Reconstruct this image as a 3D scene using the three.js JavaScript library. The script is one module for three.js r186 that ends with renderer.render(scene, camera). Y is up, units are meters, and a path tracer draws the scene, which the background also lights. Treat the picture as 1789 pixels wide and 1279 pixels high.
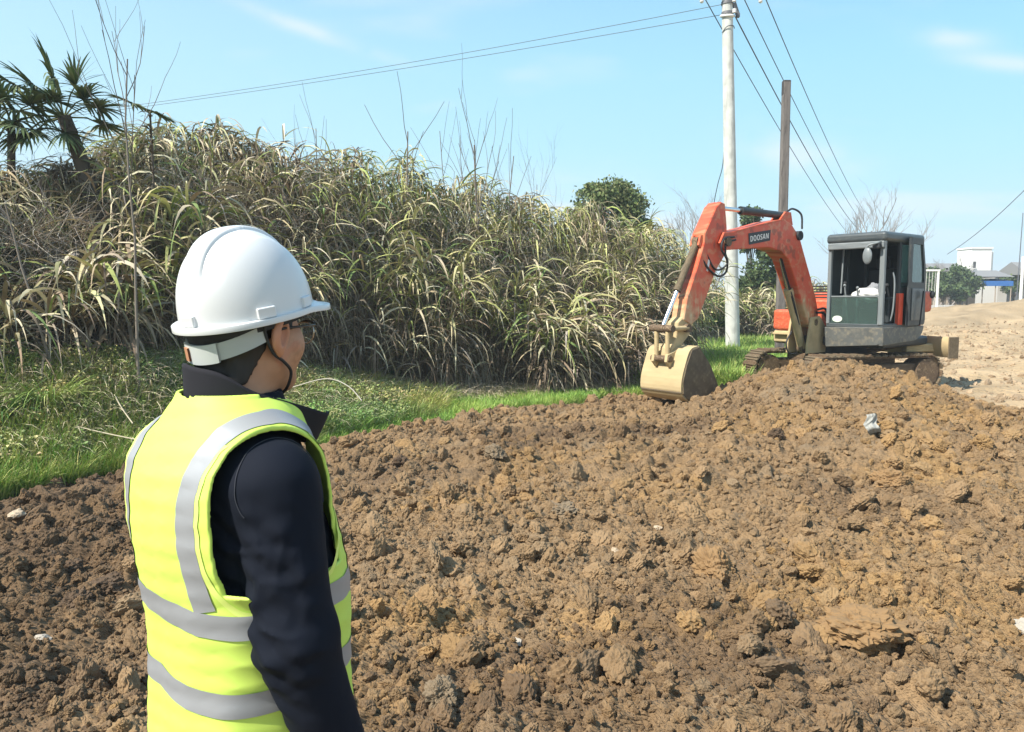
import * as THREE from 'three';
import { RoundedBoxGeometry } from 'three/addons/geometries/RoundedBoxGeometry.js';
import { mergeGeometries } from 'three/addons/utils/BufferGeometryUtils.js';

// ---------- camera, sky, sun, exposure ----------
const scene = new THREE.Scene();
const EYE = 1.6, FOCAL = 1302, W0 = 1789, H0 = 1279, HORIZON = 520;
const PITCH = Math.atan((H0 / 2 - HORIZON) / FOCAL);
const camera = new THREE.PerspectiveCamera(2 * Math.atan(H0 / 2 / FOCAL) * 180 / Math.PI, W0 / H0, 0.05, 2000);
camera.position.set(0, EYE, 0);
camera.rotation.set(-PITCH, 0, 0);
const renderer = new THREE.WebGLRenderer({ antialias: true });
renderer.toneMapping = THREE.LinearToneMapping;
renderer.toneMappingExposure = 1.6;
renderer.shadowMap.enabled = true;

const SUN = new THREE.Vector3(-0.56, 0.74, 0.36).normalize();
const sun = new THREE.DirectionalLight(new THREE.Color(1.0, 0.94, 0.84), 5.0);
sun.name = 'sun';
sun.position.copy(SUN).multiplyScalar(60).add(new THREE.Vector3(0, 0, -10));
sun.target.position.set(0, 0, -10);
sun.castShadow = true;
sun.shadow.radius = 1.4;
sun.shadow.mapSize.set(4096, 4096);
Object.assign(sun.shadow.camera, { left: -30, right: 30, top: 30, bottom: -30, near: 1, far: 160 });
scene.add(sun, sun.target);

// ---------- random numbers and noise ----------
function rng(seed) {
  let a = seed >>> 0;
  return () => { a = (a + 0x6D2B79F5) | 0; let t = Math.imul(a ^ (a >>> 15), 1 | a); t = (t + Math.imul(t ^ (t >>> 7), 61 | t)) ^ t; return ((t ^ (t >>> 14)) >>> 0) / 4294967296; };
}
const PERM = new Uint8Array(512), GRAD = new Float32Array(256);
{ const r = rng(77), p = [...Array(256).keys()]; for (let i = 255; i > 0; i--) { const j = Math.floor(r() * (i + 1)); [p[i], p[j]] = [p[j], p[i]]; } for (let i = 0; i < 512; i++) PERM[i] = p[i & 255]; for (let i = 0; i < 256; i++) GRAD[i] = r() * 2 - 1; }
const fade = (t) => t * t * (3 - 2 * t);
function n2(x, y) {   // value noise, about -1..1
  const X = Math.floor(x), Y = Math.floor(y), u = fade(x - X), v = fade(y - Y), a = X & 255, b = Y & 255;
  const p0 = PERM[a], p1 = PERM[(a + 1) & 255], b1 = (b + 1) & 255;
  const g00 = GRAD[PERM[p0 + b]], g10 = GRAD[PERM[p1 + b]], g01 = GRAD[PERM[p0 + b1]], g11 = GRAD[PERM[p1 + b1]];
  return (g00 + (g10 - g00) * u) * (1 - v) + (g01 + (g11 - g01) * u) * v;
}
function n3(x, y, z) {
  const Z = Math.floor(z), w = fade(z - Z);
  const a = n2(x + Z * 37.7, y + Z * 17.3), b = n2(x + (Z + 1) * 37.7, y + (Z + 1) * 17.3);
  return a + (b - a) * w;
}
function fbm(x, y, o = 4) { let s = 0, a = 0.5; for (let i = 0; i < o; i++) { s += a * n2(x, y); x = x * 2.03 + 11.3; y = y * 2.03 + 7.9; a *= 0.5; } return s; }
const clamp = (x, a = 0, b = 1) => Math.min(b, Math.max(a, x));
const sstep = (a, b, x) => { const t = clamp((x - a) / (b - a)); return t * t * (3 - 2 * t); };
const mix = (a, b, t) => a + (b - a) * t;
const lut = (pts) => (x) => { if (x <= pts[0][0]) return pts[0][1]; for (let i = 1; i < pts.length; i++) if (x <= pts[i][0]) return mix(pts[i - 1][1], pts[i][1], (x - pts[i - 1][0]) / (pts[i][0] - pts[i - 1][0])); return pts[pts.length - 1][1]; };
const V = (x, y, z) => new THREE.Vector3(x, y, z);
const RGB = (r, g, b) => new THREE.Color().setRGB(r, g, b);

function rayOf(px, py) { return V((px - W0 / 2) / FOCAL, -(py - H0 / 2) / FOCAL, -1).applyAxisAngle(V(1, 0, 0), -PITCH); }
function at(px, py, depth) { const r = rayOf(px, py); return r.multiplyScalar(depth / -r.z).add(V(0, EYE, 0)); }

// ---------- the sky (air and thin cloud only) ----------
{
  const w = 2048, h = 1024, data = new Float32Array(w * h * 4), sh = V(SUN.x, 0, SUN.z).normalize();
  const band = [lut([[-1, 0.30], [-0.02, 0.55], [0.03, 0.64], [0.09, 0.55], [0.17, 0.44], [0.28, 0.36], [0.4, 0.27], [0.65, 0.16], [1, 0.115]]),
    lut([[-1, 0.26], [-0.02, 0.66], [0.03, 0.82], [0.09, 0.82], [0.17, 0.78], [0.28, 0.71], [0.4, 0.58], [0.65, 0.385], [1, 0.30]]),
    lut([[-1, 0.20], [-0.02, 0.75], [0.03, 0.92], [0.09, 0.96], [0.17, 0.97], [0.28, 0.95], [0.4, 0.86], [0.65, 0.69], [1, 0.58]])];
  const wisps = [[1660, 66, 0.035, 0.010], [1760, 110, 0.05, 0.008], [1390, 270, 0.06, 0.022], [560, 60, 0.09, 0.008]].map(([px, py, a, e]) => { const d = rayOf(px, py).normalize(); return [Math.atan2(d.z, d.x), Math.asin(d.y), a, e]; });
  for (let j = 0; j < h; j++) for (let i = 0; i < w; i++) {
    const el = ((j + 0.5) / h - 0.5) * Math.PI, az = ((i + 0.5) / w - 0.5) * 2 * Math.PI;
    const dx = Math.cos(az) * Math.cos(el), dy = Math.sin(el), dz = Math.sin(az) * Math.cos(el);
    const hl = Math.hypot(dx, dz) || 1, toward = 0.5 + 0.5 * (dx * sh.x + dz * sh.z) / hl;
    const pale = clamp(0.72 * toward * (1 - 0.75 * clamp(dy)));
    let cl = 0;
    if (dy > 0.02) { const cx = dx / (dy + 0.18), cz = dz / (dy + 0.18); cl = 0.9 * sstep(0.05, 0.45, fbm(cx * 1.1 + 3.1, cz * 2.2 + 1.7, 5)) * sstep(0.02, 0.12, dy); }
    const low = sstep(0.2, 0.05, dy) * sstep(-0.1, 0.35, fbm(az * 3.5 + 2, dy * 16, 4)) * 0.85;
    for (const [ca, ce, wa, we] of wisps) { let da = az - ca; if (da > Math.PI) da -= 2 * Math.PI; if (da < -Math.PI) da += 2 * Math.PI; cl += 1.1 * Math.exp(-((da / wa) ** 2) - (((el - ce) + 0.25 * da) / we) ** 2) * clamp(0.65 + 1.2 * fbm(az * 22, el * 40, 4)); }
    cl = clamp(cl + low);
    const k = (j * w + i) * 4, white = [0.80, 0.92, 0.98];
    for (let c = 0; c < 3; c++) { let v = band[c](dy); v = mix(v, white[c], pale); v = mix(v, [0.80, 0.87, 0.93][c], cl * 0.6); data[k + c] = v * 0.72; }
    data[k + 3] = 1;
  }
  const sky = new THREE.DataTexture(data, w, h, THREE.RGBAFormat, THREE.FloatType);
  sky.mapping = THREE.EquirectangularReflectionMapping; sky.magFilter = sky.minFilter = THREE.LinearFilter; sky.needsUpdate = true;
  scene.background = sky; scene.environment = sky;
}

// ---------- object helpers ----------
const used = {};
function numbered(n) { used[n] = (used[n] ?? -1) + 1; return used[n] ? n + '_' + String(used[n]).padStart(3, '0') : n; }
function tag(o, label, category, group, kind) { if (label) o.userData.label = label; if (category) o.userData.category = category; if (group) o.userData.group = group; if (kind) o.userData.kind = kind; return o; }
function mesh(name, g, m, parent) { const o = new THREE.Mesh(g, m); o.name = parent ? name : numbered(name); o.castShadow = o.receiveShadow = true; (parent ?? scene).add(o); return o; }
function thing(name, label, category, pos = [0, 0, 0], turn = 0, group) { const o = new THREE.Group(); o.name = numbered(name); o.position.set(...pos); o.rotation.y = turn; scene.add(o); return tag(o, label, category, group); }
function mat(c, rough = 0.8, extra = {}) { return new THREE.MeshPhysicalMaterial({ color: Array.isArray(c) ? RGB(...c) : c, roughness: rough, ...extra }); }
function box(w, h, d, r = 0.012) { return new RoundedBoxGeometry(w, h, d, 1, Math.min(r, w / 2.1, h / 2.1, d / 2.1)); }
function boxAt(x0, x1, y0, y1, z0, z1, r) { return box(x1 - x0, y1 - y0, z1 - z0, r).translate((x0 + x1) / 2, (y0 + y1) / 2, (z0 + z1) / 2); }
function rod(a, b, r0, r1 = r0, seg = 14) { const d = b.clone().sub(a), g = new THREE.CylinderGeometry(r1, r0, d.length(), seg, 1); g.translate(0, d.length() / 2, 0); g.applyQuaternion(new THREE.Quaternion().setFromUnitVectors(V(0, 1, 0), d.normalize())); return g.translate(a.x, a.y, a.z); }
function tube(pts, r, seg = 32, rad = 7) { return new THREE.TubeGeometry(new THREE.CatmullRomCurve3(pts), seg, r, rad, false); }
function merge(list) { return mergeGeometries(list.map((g) => { const q = g.index ? g.toNonIndexed() : g; for (const k of Object.keys(q.attributes)) if (!['position', 'normal', 'uv'].includes(k)) q.deleteAttribute(k); return q; })); }

// growing buffers for leaves, blades and twigs
class Buf {
  constructor() { this.p = []; this.c = []; this.i = []; this.n = 0; }
  v(x, y, z, c, k = 1) { this.p.push(x, y, z); this.c.push(c[0] * k, c[1] * k, c[2] * k); return this.n++; }
  tri(a, b, c) { this.i.push(a, b, c); }
  geo() { const g = new THREE.BufferGeometry(); g.setAttribute('position', new THREE.BufferAttribute(new Float32Array(this.p), 3)); g.setAttribute('color', new THREE.BufferAttribute(new Float32Array(this.c), 3)); g.setIndex(this.i); g.computeVertexNormals(); return g; }
}
// a long arching leaf: starts at p, heads along d, sags under its own weight
function blade(b, r, p, d, L, w, sag, col, tip = col, segs = 6, twist = 0.5, kink = 0) {
  let [x, y, z] = p, [dx, dy, dz] = d, l = Math.hypot(dx, dy, dz); dx /= l; dy /= l; dz /= l;
  const ds = L / segs, rx = r() - 0.5, rz = r() - 0.5; let pa = -1, pb = -1, ang = r() * 6.28;
  const kAt = kink ? 1 + Math.floor(r() * (segs - 2)) : -1;
  for (let s = 0; s <= segs; s++) {
    const t = s / segs, ww = w * 0.5 * (t < 0.25 ? 0.55 + 1.8 * t : 1) * (1 - Math.pow(t, 2.6));
    let sx = dz + rx * 0.4, sy = Math.sin(ang) * twist, sz = -dx + rz * 0.4; const sl = Math.hypot(sx, sy, sz) || 1; sx /= sl; sy /= sl; sz /= sl;
    const cc = [mix(col[0], tip[0], t), mix(col[1], tip[1], t), mix(col[2], tip[2], t)];
    const a = b.v(x - sx * ww, y - sy * ww, z - sz * ww, cc), c = s === segs ? a : b.v(x + sx * ww, y + sy * ww, z + sz * ww, cc);
    if (s) { b.tri(pa, pb, a); if (c !== a) b.tri(pb, c, a); }
    pa = a; pb = c;
    x += dx * ds; y += dy * ds; z += dz * ds;
    dy -= sag * ds; dx += rx * 0.5 * ds; dz += rz * 0.5 * ds; ang += twist * 0.6;
    if (s === kAt) dy -= kink;
    l = Math.hypot(dx, dy, dz); dx /= l; dy /= l; dz /= l;
  }
}
// a tapered stick of n sides through points
function stick(b, pts, r0, r1, col, sides = 4) {
  let prev = null; const n = pts.length;
  for (let s = 0; s < n; s++) {
    const a = pts[Math.max(0, s - 1)], c = pts[Math.min(n - 1, s + 1)], d = V(c.x - a.x, c.y - a.y, c.z - a.z).normalize();
    const u = V(d.y, -d.x, 0.3).cross(d).normalize(), w = d.clone().cross(u), rr = mix(r0, r1, s / (n - 1)), ring = [];
    for (let k = 0; k < sides; k++) { const t = k / sides * 6.2832; ring.push(b.v(pts[s].x + (u.x * Math.cos(t) + w.x * Math.sin(t)) * rr, pts[s].y + (u.y * Math.cos(t) + w.y * Math.sin(t)) * rr, pts[s].z + (u.z * Math.cos(t) + w.z * Math.sin(t)) * rr, col)); }
    if (prev) for (let k = 0; k < sides; k++) { const q = (k + 1) % sides; b.tri(prev[k], prev[q], ring[k]); b.tri(prev[q], ring[q], ring[k]); }
    prev = ring;
  }
}
// surface nets: meshes the zero level of f
function nets(f, lo, hi, cell) {
  const nx = Math.ceil((hi[0] - lo[0]) / cell) + 1, ny = Math.ceil((hi[1] - lo[1]) / cell) + 1, nz = Math.ceil((hi[2] - lo[2]) / cell) + 1;
  const g = new Float32Array(nx * ny * nz);
  let q = 0;
  for (let k = 0; k < nz; k++) for (let j = 0; j < ny; j++) for (let i = 0; i < nx; i++) g[q++] = f(lo[0] + i * cell, lo[1] + j * cell, lo[2] + k * cell);
  const vi = new Int32Array(nx * ny * nz).fill(-1), P = [], I = [], at3 = (i, j, k) => i + nx * (j + ny * k);
  for (let k = 0; k < nz - 1; k++) for (let j = 0; j < ny - 1; j++) for (let i = 0; i < nx - 1; i++) {
    const c = at3(i, j, k), val = []; let m = 0;
    for (let e = 0; e < 8; e++) { const v = g[c + (e & 1) + ((e >> 1) & 1) * nx + (e >> 2) * nx * ny]; val.push(v); if (v < 0) m |= 1 << e; }
    if (m === 0 || m === 255) continue;
    let x = 0, y = 0, z = 0, n = 0;
    for (let a = 0; a < 8; a++) for (const s of [1, 2, 4]) { const b = a | s; if (b === a || ((m >> a) & 1) === ((m >> b) & 1)) continue; const t = val[a] / (val[a] - val[b]); x += (a & 1) + (s === 1 ? t : 0); y += ((a >> 1) & 1) + (s === 2 ? t : 0); z += (a >> 2) + (s === 4 ? t : 0); n++; }
    vi[c] = P.length / 3; P.push(lo[0] + (i + x / n) * cell, lo[1] + (j + y / n) * cell, lo[2] + (k + z / n) * cell);
  }
  const st = [1, nx, nx * ny];
  for (let k = 1; k < nz - 1; k++) for (let j = 1; j < ny - 1; j++) for (let i = 1; i < nx - 1; i++) {
    const c = at3(i, j, k), s0 = g[c] < 0;
    for (let a = 0; a < 3; a++) { const s1 = g[c + st[a]] < 0; if (s0 === s1) continue; const u = st[(a + 1) % 3], w = st[(a + 2) % 3]; const A = vi[c - u - w], B = vi[c - w], C = vi[c], D = vi[c - u]; if (s0) I.push(A, B, C, A, C, D); else I.push(A, C, B, A, D, C); }
  }
  const geo = new THREE.BufferGeometry(); geo.setAttribute('position', new THREE.BufferAttribute(new Float32Array(P), 3)); geo.setIndex(I); geo.computeVertexNormals();
  return geo;
}
function paint(g, fn) { const p = g.attributes.position, c = new Float32Array(p.count * 3); for (let i = 0; i < p.count; i++) c.set(fn(p.getX(i), p.getY(i), p.getZ(i)), i * 3); g.setAttribute('color', new THREE.BufferAttribute(c, 3)); return g; }
function noiseTex(size, fn, color = false, rep = 1) {
  const d = new Uint8Array(size * size * 4);
  for (let j = 0; j < size; j++) for (let i = 0; i < size; i++) { const v = fn(i / size, j / size), k = (j * size + i) * 4; if (color) { d[k] = v[0]; d[k + 1] = v[1]; d[k + 2] = v[2]; } else d[k] = d[k + 1] = d[k + 2] = clamp(v) * 255; d[k + 3] = 255; }
  const t = new THREE.DataTexture(d, size, size); t.wrapS = t.wrapT = THREE.RepeatWrapping; t.magFilter = THREE.LinearFilter; t.minFilter = THREE.LinearMipmapLinearFilter; t.repeat.set(rep, rep); if (color) t.colorSpace = THREE.SRGBColorSpace; t.needsUpdate = true; return t;
}
// noise that tiles: blend of shifted copies
const tiled = (f) => (u, v) => { const s = (a) => fade(a); const wu = s(u), wv = s(v); return mix(mix(f(u, v), f(u - 1, v), wu), mix(f(u, v - 1), f(u - 1, v - 1), wu), wv); };

// ================= GROUND =================
const edgeZ = lut([[-14, -1.5], [-10, -3.0], [-6, -4.6], [-4.17, -5.94], [-3.58, -6.74], [-2.08, -7.63], [-1.32, -8.72], [0.05, -10.63], [1.2, -11.6], [2.23, -12.2], [3.3, -11.9], [4.2, -11.75], [5.2, -11.8], [6.2, -11.2], [6.9, -9.9], [7.6, -8.2], [8.6, -6]]);
const hedgeZ = lut([[-12, -6.5], [-6, -7.9], [-4, -9.2], [-2, -11.2], [0, -12.6], [2, -13.6], [3.6, -15], [4.6, -19], [6, -24], [9, -30]]);
const bankB = lut([[-7, 0.95], [-4.2, 0.8], [-3, 0.45], [-1.6, 0.12], [0, 0.0]]);
function ground(x, z) {
  const t = edgeZ(clamp(x, -14, 6)) - z;
  let h = bankB(x) * sstep(0.1, 2.6, t) + (0.05 * fbm(x * 0.9, z * 0.9, 3) + 0.22 * bankB(x) * fbm(x * 1.9 + 6, z * 1.9, 3)) * sstep(0, 1, t);
  if (x < 6) h += 0.5 * sstep(0.5, 5, hedgeZ(x) - z) * sstep(6, 1, x);
  if (x > 5) {  // the sandy lot
    const s = sstep(5, 8, x);
    h += s * (0.14 * fbm(x * 0.45 + 4, z * 0.6, 4) + 0.10 * fbm(x * 1.6, z * 2.2, 4) + 0.05 * Math.abs(n2((x + z * 0.3) * 3.1, z * 0.8)));
    h += 1.55 * Math.exp(-(((x - 29) / 9.5) ** 2 + ((z + 38) / 8) ** 2)) + 0.5 * Math.exp(-(((x - 15) / 4) ** 2 + ((z + 25) / 4) ** 2)) + 0.28 * Math.exp(-(((x - 12.5) / 3) ** 2 + ((z + 16) / 1.6) ** 2));
  }
  return h;
}
const soilIn = (x, z) => { const e = edgeZ(x) + 0.22 * fbm(x * 1.7 + 9, z * 1.1, 3); return (z - e); };   // metres inside the soil's far edge
function pile(x, z) {
  const cx = mix(3.4, 5.05, sstep(-5, -11, z)), wide = mix(3.4, 1.55, sstep(-5, -11, z));
  const along = sstep(-4.2, -10.9, z) * sstep(-12.3, -11.0, z);
  let h = 0.02 + 0.54 * along * Math.exp(-(((x - cx) / (x > cx ? mix(wide, 1.15, sstep(-5, -9, z)) : wide)) ** 2));
  h += 0.20 * along * Math.exp(-(((x - 3.7) / 0.9) ** 2));
  h += 0.12 * sstep(-5, 0, x) * sstep(6.5, 5, x) * sstep(-3, -7, z) * sstep(-11.5, -8.5, z);
  h += 0.10 * fbm(x * 1.15 + 3, z * 1.15 + 8, 3) + 0.05 * fbm(x * 3.1, z * 3.1 + 4, 2);
  const foot = Math.exp(-(((x + 0.5) / 0.5) ** 2 + ((z + 1.35) / 0.5) ** 2));
  return h * (1 - foot) - 0.02 * foot;
}
{ // the big ground sheet
  const axis = (a, b, n) => Array.from({ length: n + 1 }, (_, i) => mix(a, b, i / n));
  const xs = [...axis(-700, -60, 12), ...axis(-50, -15, 14), ...axis(-14, 14, 190), ...axis(14.5, 50, 90), ...axis(60, 700, 14)];
  const zs = [...axis(-900, -80, 14), ...axis(-75, -30, 70), ...axis(-29.5, 2, 210), ...axis(4, 60, 12), ...axis(80, 500, 5)];
  const p = [], c = [], uv = [], idx = [];
  for (const z of zs) for (const x of xs) {
    let h = ground(x, z);
    const ins = soilIn(x, z), in2 = x < 8.6 && z > -12.6 ? sstep(0.05, 0.6, ins) : 0;
    if (z > -13) h -= 0.35 * in2;
    p.push(x, h, z); uv.push(x, -z);
    const sandy = sstep(5.5, 6.6, (x + 0.6 * fbm(x, z, 3)) * 14 / Math.max(14, -z)) * (z < -70 ? 0 : 1);
    const n = fbm(x * 2.1, z * 2.1, 4), m = fbm(x * 0.5 + 40, z * 0.5, 4);
    const g = [0.085 + 0.05 * n, 0.10 + 0.04 * n, 0.035 + 0.02 * n];
    const s = [0.36 + 0.15 * n + 0.14 * m, 0.262 + 0.11 * n + 0.10 * m, 0.152 + 0.07 * n + 0.055 * m];
    c.push(...[0, 1, 2].map((k) => mix(g[k], s[k], sandy)));
  }
  const nx = xs.length;
  for (let j = 0; j < zs.length - 1; j++) for (let i = 0; i < nx - 1; i++) { const a = j * nx + i; idx.push(a, a + nx, a + 1, a + 1, a + nx, a + nx + 1); }
  const g = new THREE.BufferGeometry();
  g.setAttribute('position', new THREE.BufferAttribute(new Float32Array(p), 3)); g.setAttribute('color', new THREE.BufferAttribute(new Float32Array(c), 3)); g.setAttribute('uv', new THREE.BufferAttribute(new Float32Array(uv), 2)); g.setIndex(idx); g.computeVertexNormals();
  const bt = noiseTex(512, tiled((u, v) => 0.5 + 0.5 * fbm(u * 24, v * 24, 5)), false, 0.5);
  const o = mesh('ground', g, new THREE.MeshStandardMaterial({ vertexColors: true, roughness: 1, bumpMap: bt, bumpScale: 0.09 }));
  tag(o, 'flat sandy lot and grassy ground reaching to the horizon', 'ground', null, 'structure');
}

// ================= THE TURNED SOIL =================
const soilCol = (x, z, n) => {   // patches of damp dark earth, dry ochre earth and greyish clay
  const damp = sstep(-0.25, 0.35, fbm(x * 0.8 + 20, z * 0.8, 4) - 0.16 * (x + 0.8) + (x < -2.5 ? 0.25 : 0));
  const ochre = sstep(0.0, 0.5, fbm(x * 1.7 + 50, z * 1.7 + 9, 4)), clay = sstep(0.2, 0.6, fbm(x * 2.6 + 70, z * 2.6 + 30, 4));
  const dry = [mix(0.240, 0.285, ochre), mix(0.156, 0.175, ochre), mix(0.080, 0.073, ochre)];
  const wet = [0.090, 0.055, 0.031];
  return [0, 1, 2].map((k) => mix(mix(dry[k], [0.215, 0.158, 0.096][k], clay * 0.6), wet[k], damp * 0.72) * (1 + 0.30 * n));
};
const soil = {};
{
  const r = rng(5);
  const line = (a, b, s0, s1, m0, m1) => { const o = []; let x = a; while (x < b) { o.push(x); const t = x < m0 ? (m0 - x) / (m0 - a) : x > m1 ? (x - m1) / (b - m1) : 0; x += mix(s0, s1, clamp(t)); } o.push(b); return o; };
  const xs = line(-9.5, 8.6, 0.0135, 0.036, -2.6, 3.4), zs = line(-12.9, 1.6, 0.0125, 0.026, -4.6, -1.9).map((z, i, a) => z);
  const nx = xs.length, nz = zs.length, H = new Float32Array(nx * nz);
  const find = (a, v) => { let lo = 0, hi = a.length - 1; while (hi - lo > 1) { const m = (lo + hi) >> 1; if (a[m] <= v) lo = m; else hi = m; } return lo; };
  for (let j = 0; j < nz; j++) for (let i = 0; i < nx; i++) H[j * nx + i] = pile(xs[i], zs[j]);
  // angular clods pressed into the surface: the tops of irregular blocks
  const stamp = (x, z, rad, tall) => {
    const i0 = find(xs, x - rad), i1 = find(xs, x + rad) + 1, j0 = find(zs, z - rad), j1 = find(zs, z + rad) + 1, base = pile(x, z) - rad * 0.30, planes = [];
    for (let k = 0; k < 6; k++) { const a = (k + 0.3 + r() * 0.9) / 6 * 6.2832; planes.push([Math.cos(a), Math.sin(a), 0.9 + r() * 1.6, rad * (0.55 + 0.4 * r())]); }
    const tx = (r() - 0.5) * 0.9, tz = (r() - 0.5) * 0.9, sx = r() * 90;
    for (let j = j0; j <= j1; j++) for (let i = i0; i <= i1; i++) {
      const dx = xs[i] - x, dz = zs[j] - z; let h = tall + tx * dx + tz * dz;
      for (const q of planes) h = Math.min(h, (q[3] - q[0] * dx - q[1] * dz) * q[2]);
      if (h <= 0) continue;
      h += 0.12 * rad * n2(dx / rad * 2.2 + sx, dz / rad * 2.2);
      const o = j * nx + i; if (base + h > H[o]) H[o] = base + h;
    }
  };
  const many = (n, r0, r1, z0, z1, x0, x1) => { for (let k = 0; k < n; k++) { const z = mix(z0, z1, r()), x = mix(x0, x1, r()), rad = mix(r0, r1, Math.pow(r(), 2.2)); if (soilIn(x, z) < 0.05) continue; if (Math.hypot(x + 0.5, z + 1.35) < 0.45) continue; stamp(x, z, rad, rad * (0.45 + 1.0 * r())); } };
  many(480, 0.09, 0.24, -11.8, -1.6, -7, 7.5);
  many(4300, 0.05, 0.12, -12, -1.5, -8, 8);
  many(20000, 0.022, 0.06, -12.2, -1.4, -8, 8);
  many(18000, 0.014, 0.03, -6.5, -1.4, -3.6, 4.4);
  // fine crumble, then the edge sinks under the grass and the sand
  for (let j = 0; j < nz; j++) for (let i = 0; i < nx; i++) {
    const x = xs[i], z = zs[j], o = j * nx + i, rid = 1 - Math.abs(n2(x * 21, z * 21)), f = n2(x * 47 + 5, z * 47);
    const pit = sstep(0.30, 0.62, fbm(x * 4.1 + 31, z * 5.3, 3)); const pit2 = sstep(0.22, 0.5, fbm(x * 8.3 + 3, z * 9.7 + 40, 2)); H[o] += 0.014 * (rid - 0.6) + 0.022 * (Math.abs(n2(x * 13, z * 13 + 3)) - 0.3) - 0.055 * pit2 * sstep(0, 0.6, soilIn(x, z)) + 0.009 * f + 0.005 * n2(x * 90, z * 90) - 0.085 * pit * sstep(0, 0.6, soilIn(x, z));
    const e = soilIn(x, z); if (e < 0.5) { const gh = ground(x, z); H[o] = mix(gh - 0.12, Math.max(H[o], gh - 0.02 + (H[o] - pile(x, z)) * 0.8), sstep(-0.12, 0.45, e)); }
  }
  soil.h = (x, z) => { const i = find(xs, x), j = find(zs, z), u = clamp((x - xs[i]) / (xs[i + 1] - xs[i])), v = clamp((z - zs[j]) / (zs[j + 1] - zs[j])), o = j * nx + i; return mix(mix(H[o], H[o + 1], u), mix(H[o + nx], H[o + nx + 1], u), v); };
  const id = new Int32Array(nx * nz).fill(-1), P = [], C = [], U = [], I = [];
  const vert = (i, j) => { const o = j * nx + i; if (id[o] < 0) { id[o] = P.length / 3; const x = xs[i], z = zs[j], n = fbm(x * 9, z * 9, 3) + 0.5 * n2(x * 60, z * 60); P.push(x, H[o], z); C.push(...soilCol(x, z, n)); U.push(x * 1.6 + H[o] * 1.5, -z * 1.6 + H[o] * 1.2); } return id[o]; };
  for (let j = 0; j < nz - 1; j++) for (let i = 0; i < nx - 1; i++) {
    if (soilIn(xs[i], zs[j]) < -0.3 && soilIn(xs[i + 1], zs[j + 1]) < -0.3) continue;
    const a = vert(i, j), b = vert(i + 1, j), c = vert(i, j + 1), d = vert(i + 1, j + 1); I.push(a, c, b, b, c, d);
  }
  const g = new THREE.BufferGeometry();
  g.setAttribute('position', new THREE.BufferAttribute(new Float32Array(P), 3)); g.setAttribute('color', new THREE.BufferAttribute(new Float32Array(C), 3)); g.setAttribute('uv', new THREE.BufferAttribute(new Float32Array(U), 2)); g.setIndex(I); g.computeVertexNormals();
  const grit = noiseTex(1024, tiled((u, v) => 0.15 + 0.55 * Math.abs(n2(u * 26, v * 26)) + 0.40 * Math.abs(n2(u * 55 + 7, v * 55)) + 0.25 * fbm(u * 110, v * 110, 2)));
  const soilMat = new THREE.MeshStandardMaterial({ vertexColors: true, roughness: 1, bumpMap: grit, bumpScale: 0.022 });
  tag(mesh('soil_heap', g, soilMat), 'freshly turned brown soil spread into a low heap', 'soil', null, 'structure');

  // loose clods: whole lumps lying on the heap
  const lump = (seed, det, flat) => {
    const q = new THREE.IcosahedronGeometry(1, det), p = q.attributes.position, R = rng(seed), cuts = [];
    for (let k = 0; k < 9; k++) { const d = V(R() - 0.5, R() - 0.5, R() - 0.5).normalize(); cuts.push([d, 0.62 + 0.3 * R()]); }
    for (let i = 0; i < p.count; i++) {
      const v = V(p.getX(i), p.getY(i), p.getZ(i)); let s = 1; for (const [d, c] of cuts) { const t = v.dot(d); if (t > c) s = Math.min(s, c / t); }
      s *= 0.86 + 0.14 * n3(v.x * 1.7 + seed, v.y * 1.7, v.z * 1.7) + 0.30 * Math.abs(n3(v.x * 3.1 + seed, v.y * 3.1, v.z * 3.1)) + 0.18 * Math.abs(n3(v.x * 7.3 + seed, v.y * 7.3, v.z * 7.3)) + 0.07 * n3(v.x * 15 + seed, v.y * 15, v.z * 15);
      p.setXYZ(i, v.x * s, v.y * s * flat, v.z * s * 0.85);
    }
    const w = new THREE.BufferGeometry(); w.setAttribute('position', q.attributes.position); w.setAttribute('uv', q.attributes.uv); w.computeVertexNormals(); return w;
  };
  soil.lump = lump;
  const clodMat = new THREE.MeshStandardMaterial({ color: 0xffffff, roughness: 1, bumpMap: noiseTex(256, tiled((u, v) => 0.2 + 0.6 * Math.abs(n2(u * 22, v * 22)) + 0.3 * fbm(u * 50, v * 50, 3))), bumpScale: 0.004 });
  const root = new THREE.Group(); root.name = 'loose_soil_crumbs'; tag(root, 'loose crumbs and small clods of earth scattered over the heap', 'soil crumbs', null, 'stuff'); scene.add(root);
  const spread = (geo, list) => {
    const m = new THREE.InstancedMesh(geo, clodMat, list.length), M = new THREE.Matrix4(), Q = new THREE.Quaternion(), E = new THREE.Euler(), col = new THREE.Color();
    list.forEach(([x, z, s, sink], k) => {
      E.set(r() * 6.28, r() * 6.28, r() * 6.28); Q.setFromEuler(E);
      M.compose(V(x, soil.h(x, z) + s * sink, z), Q, V(s * (0.8 + 0.5 * r()), s * (0.7 + 0.4 * r()), s)); m.setMatrixAt(k, M);
      const c = soilCol(x + (r() - 0.5) * 0.7, z + (r() - 0.5) * 0.7, (r() - 0.5) * 0.9); m.setColorAt(k, col.setRGB(...c));
    });
    m.name = 'soil_crumb'; m.userData.kind = 'stuff'; m.castShadow = m.receiveShadow = true; root.add(m);
  };
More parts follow.
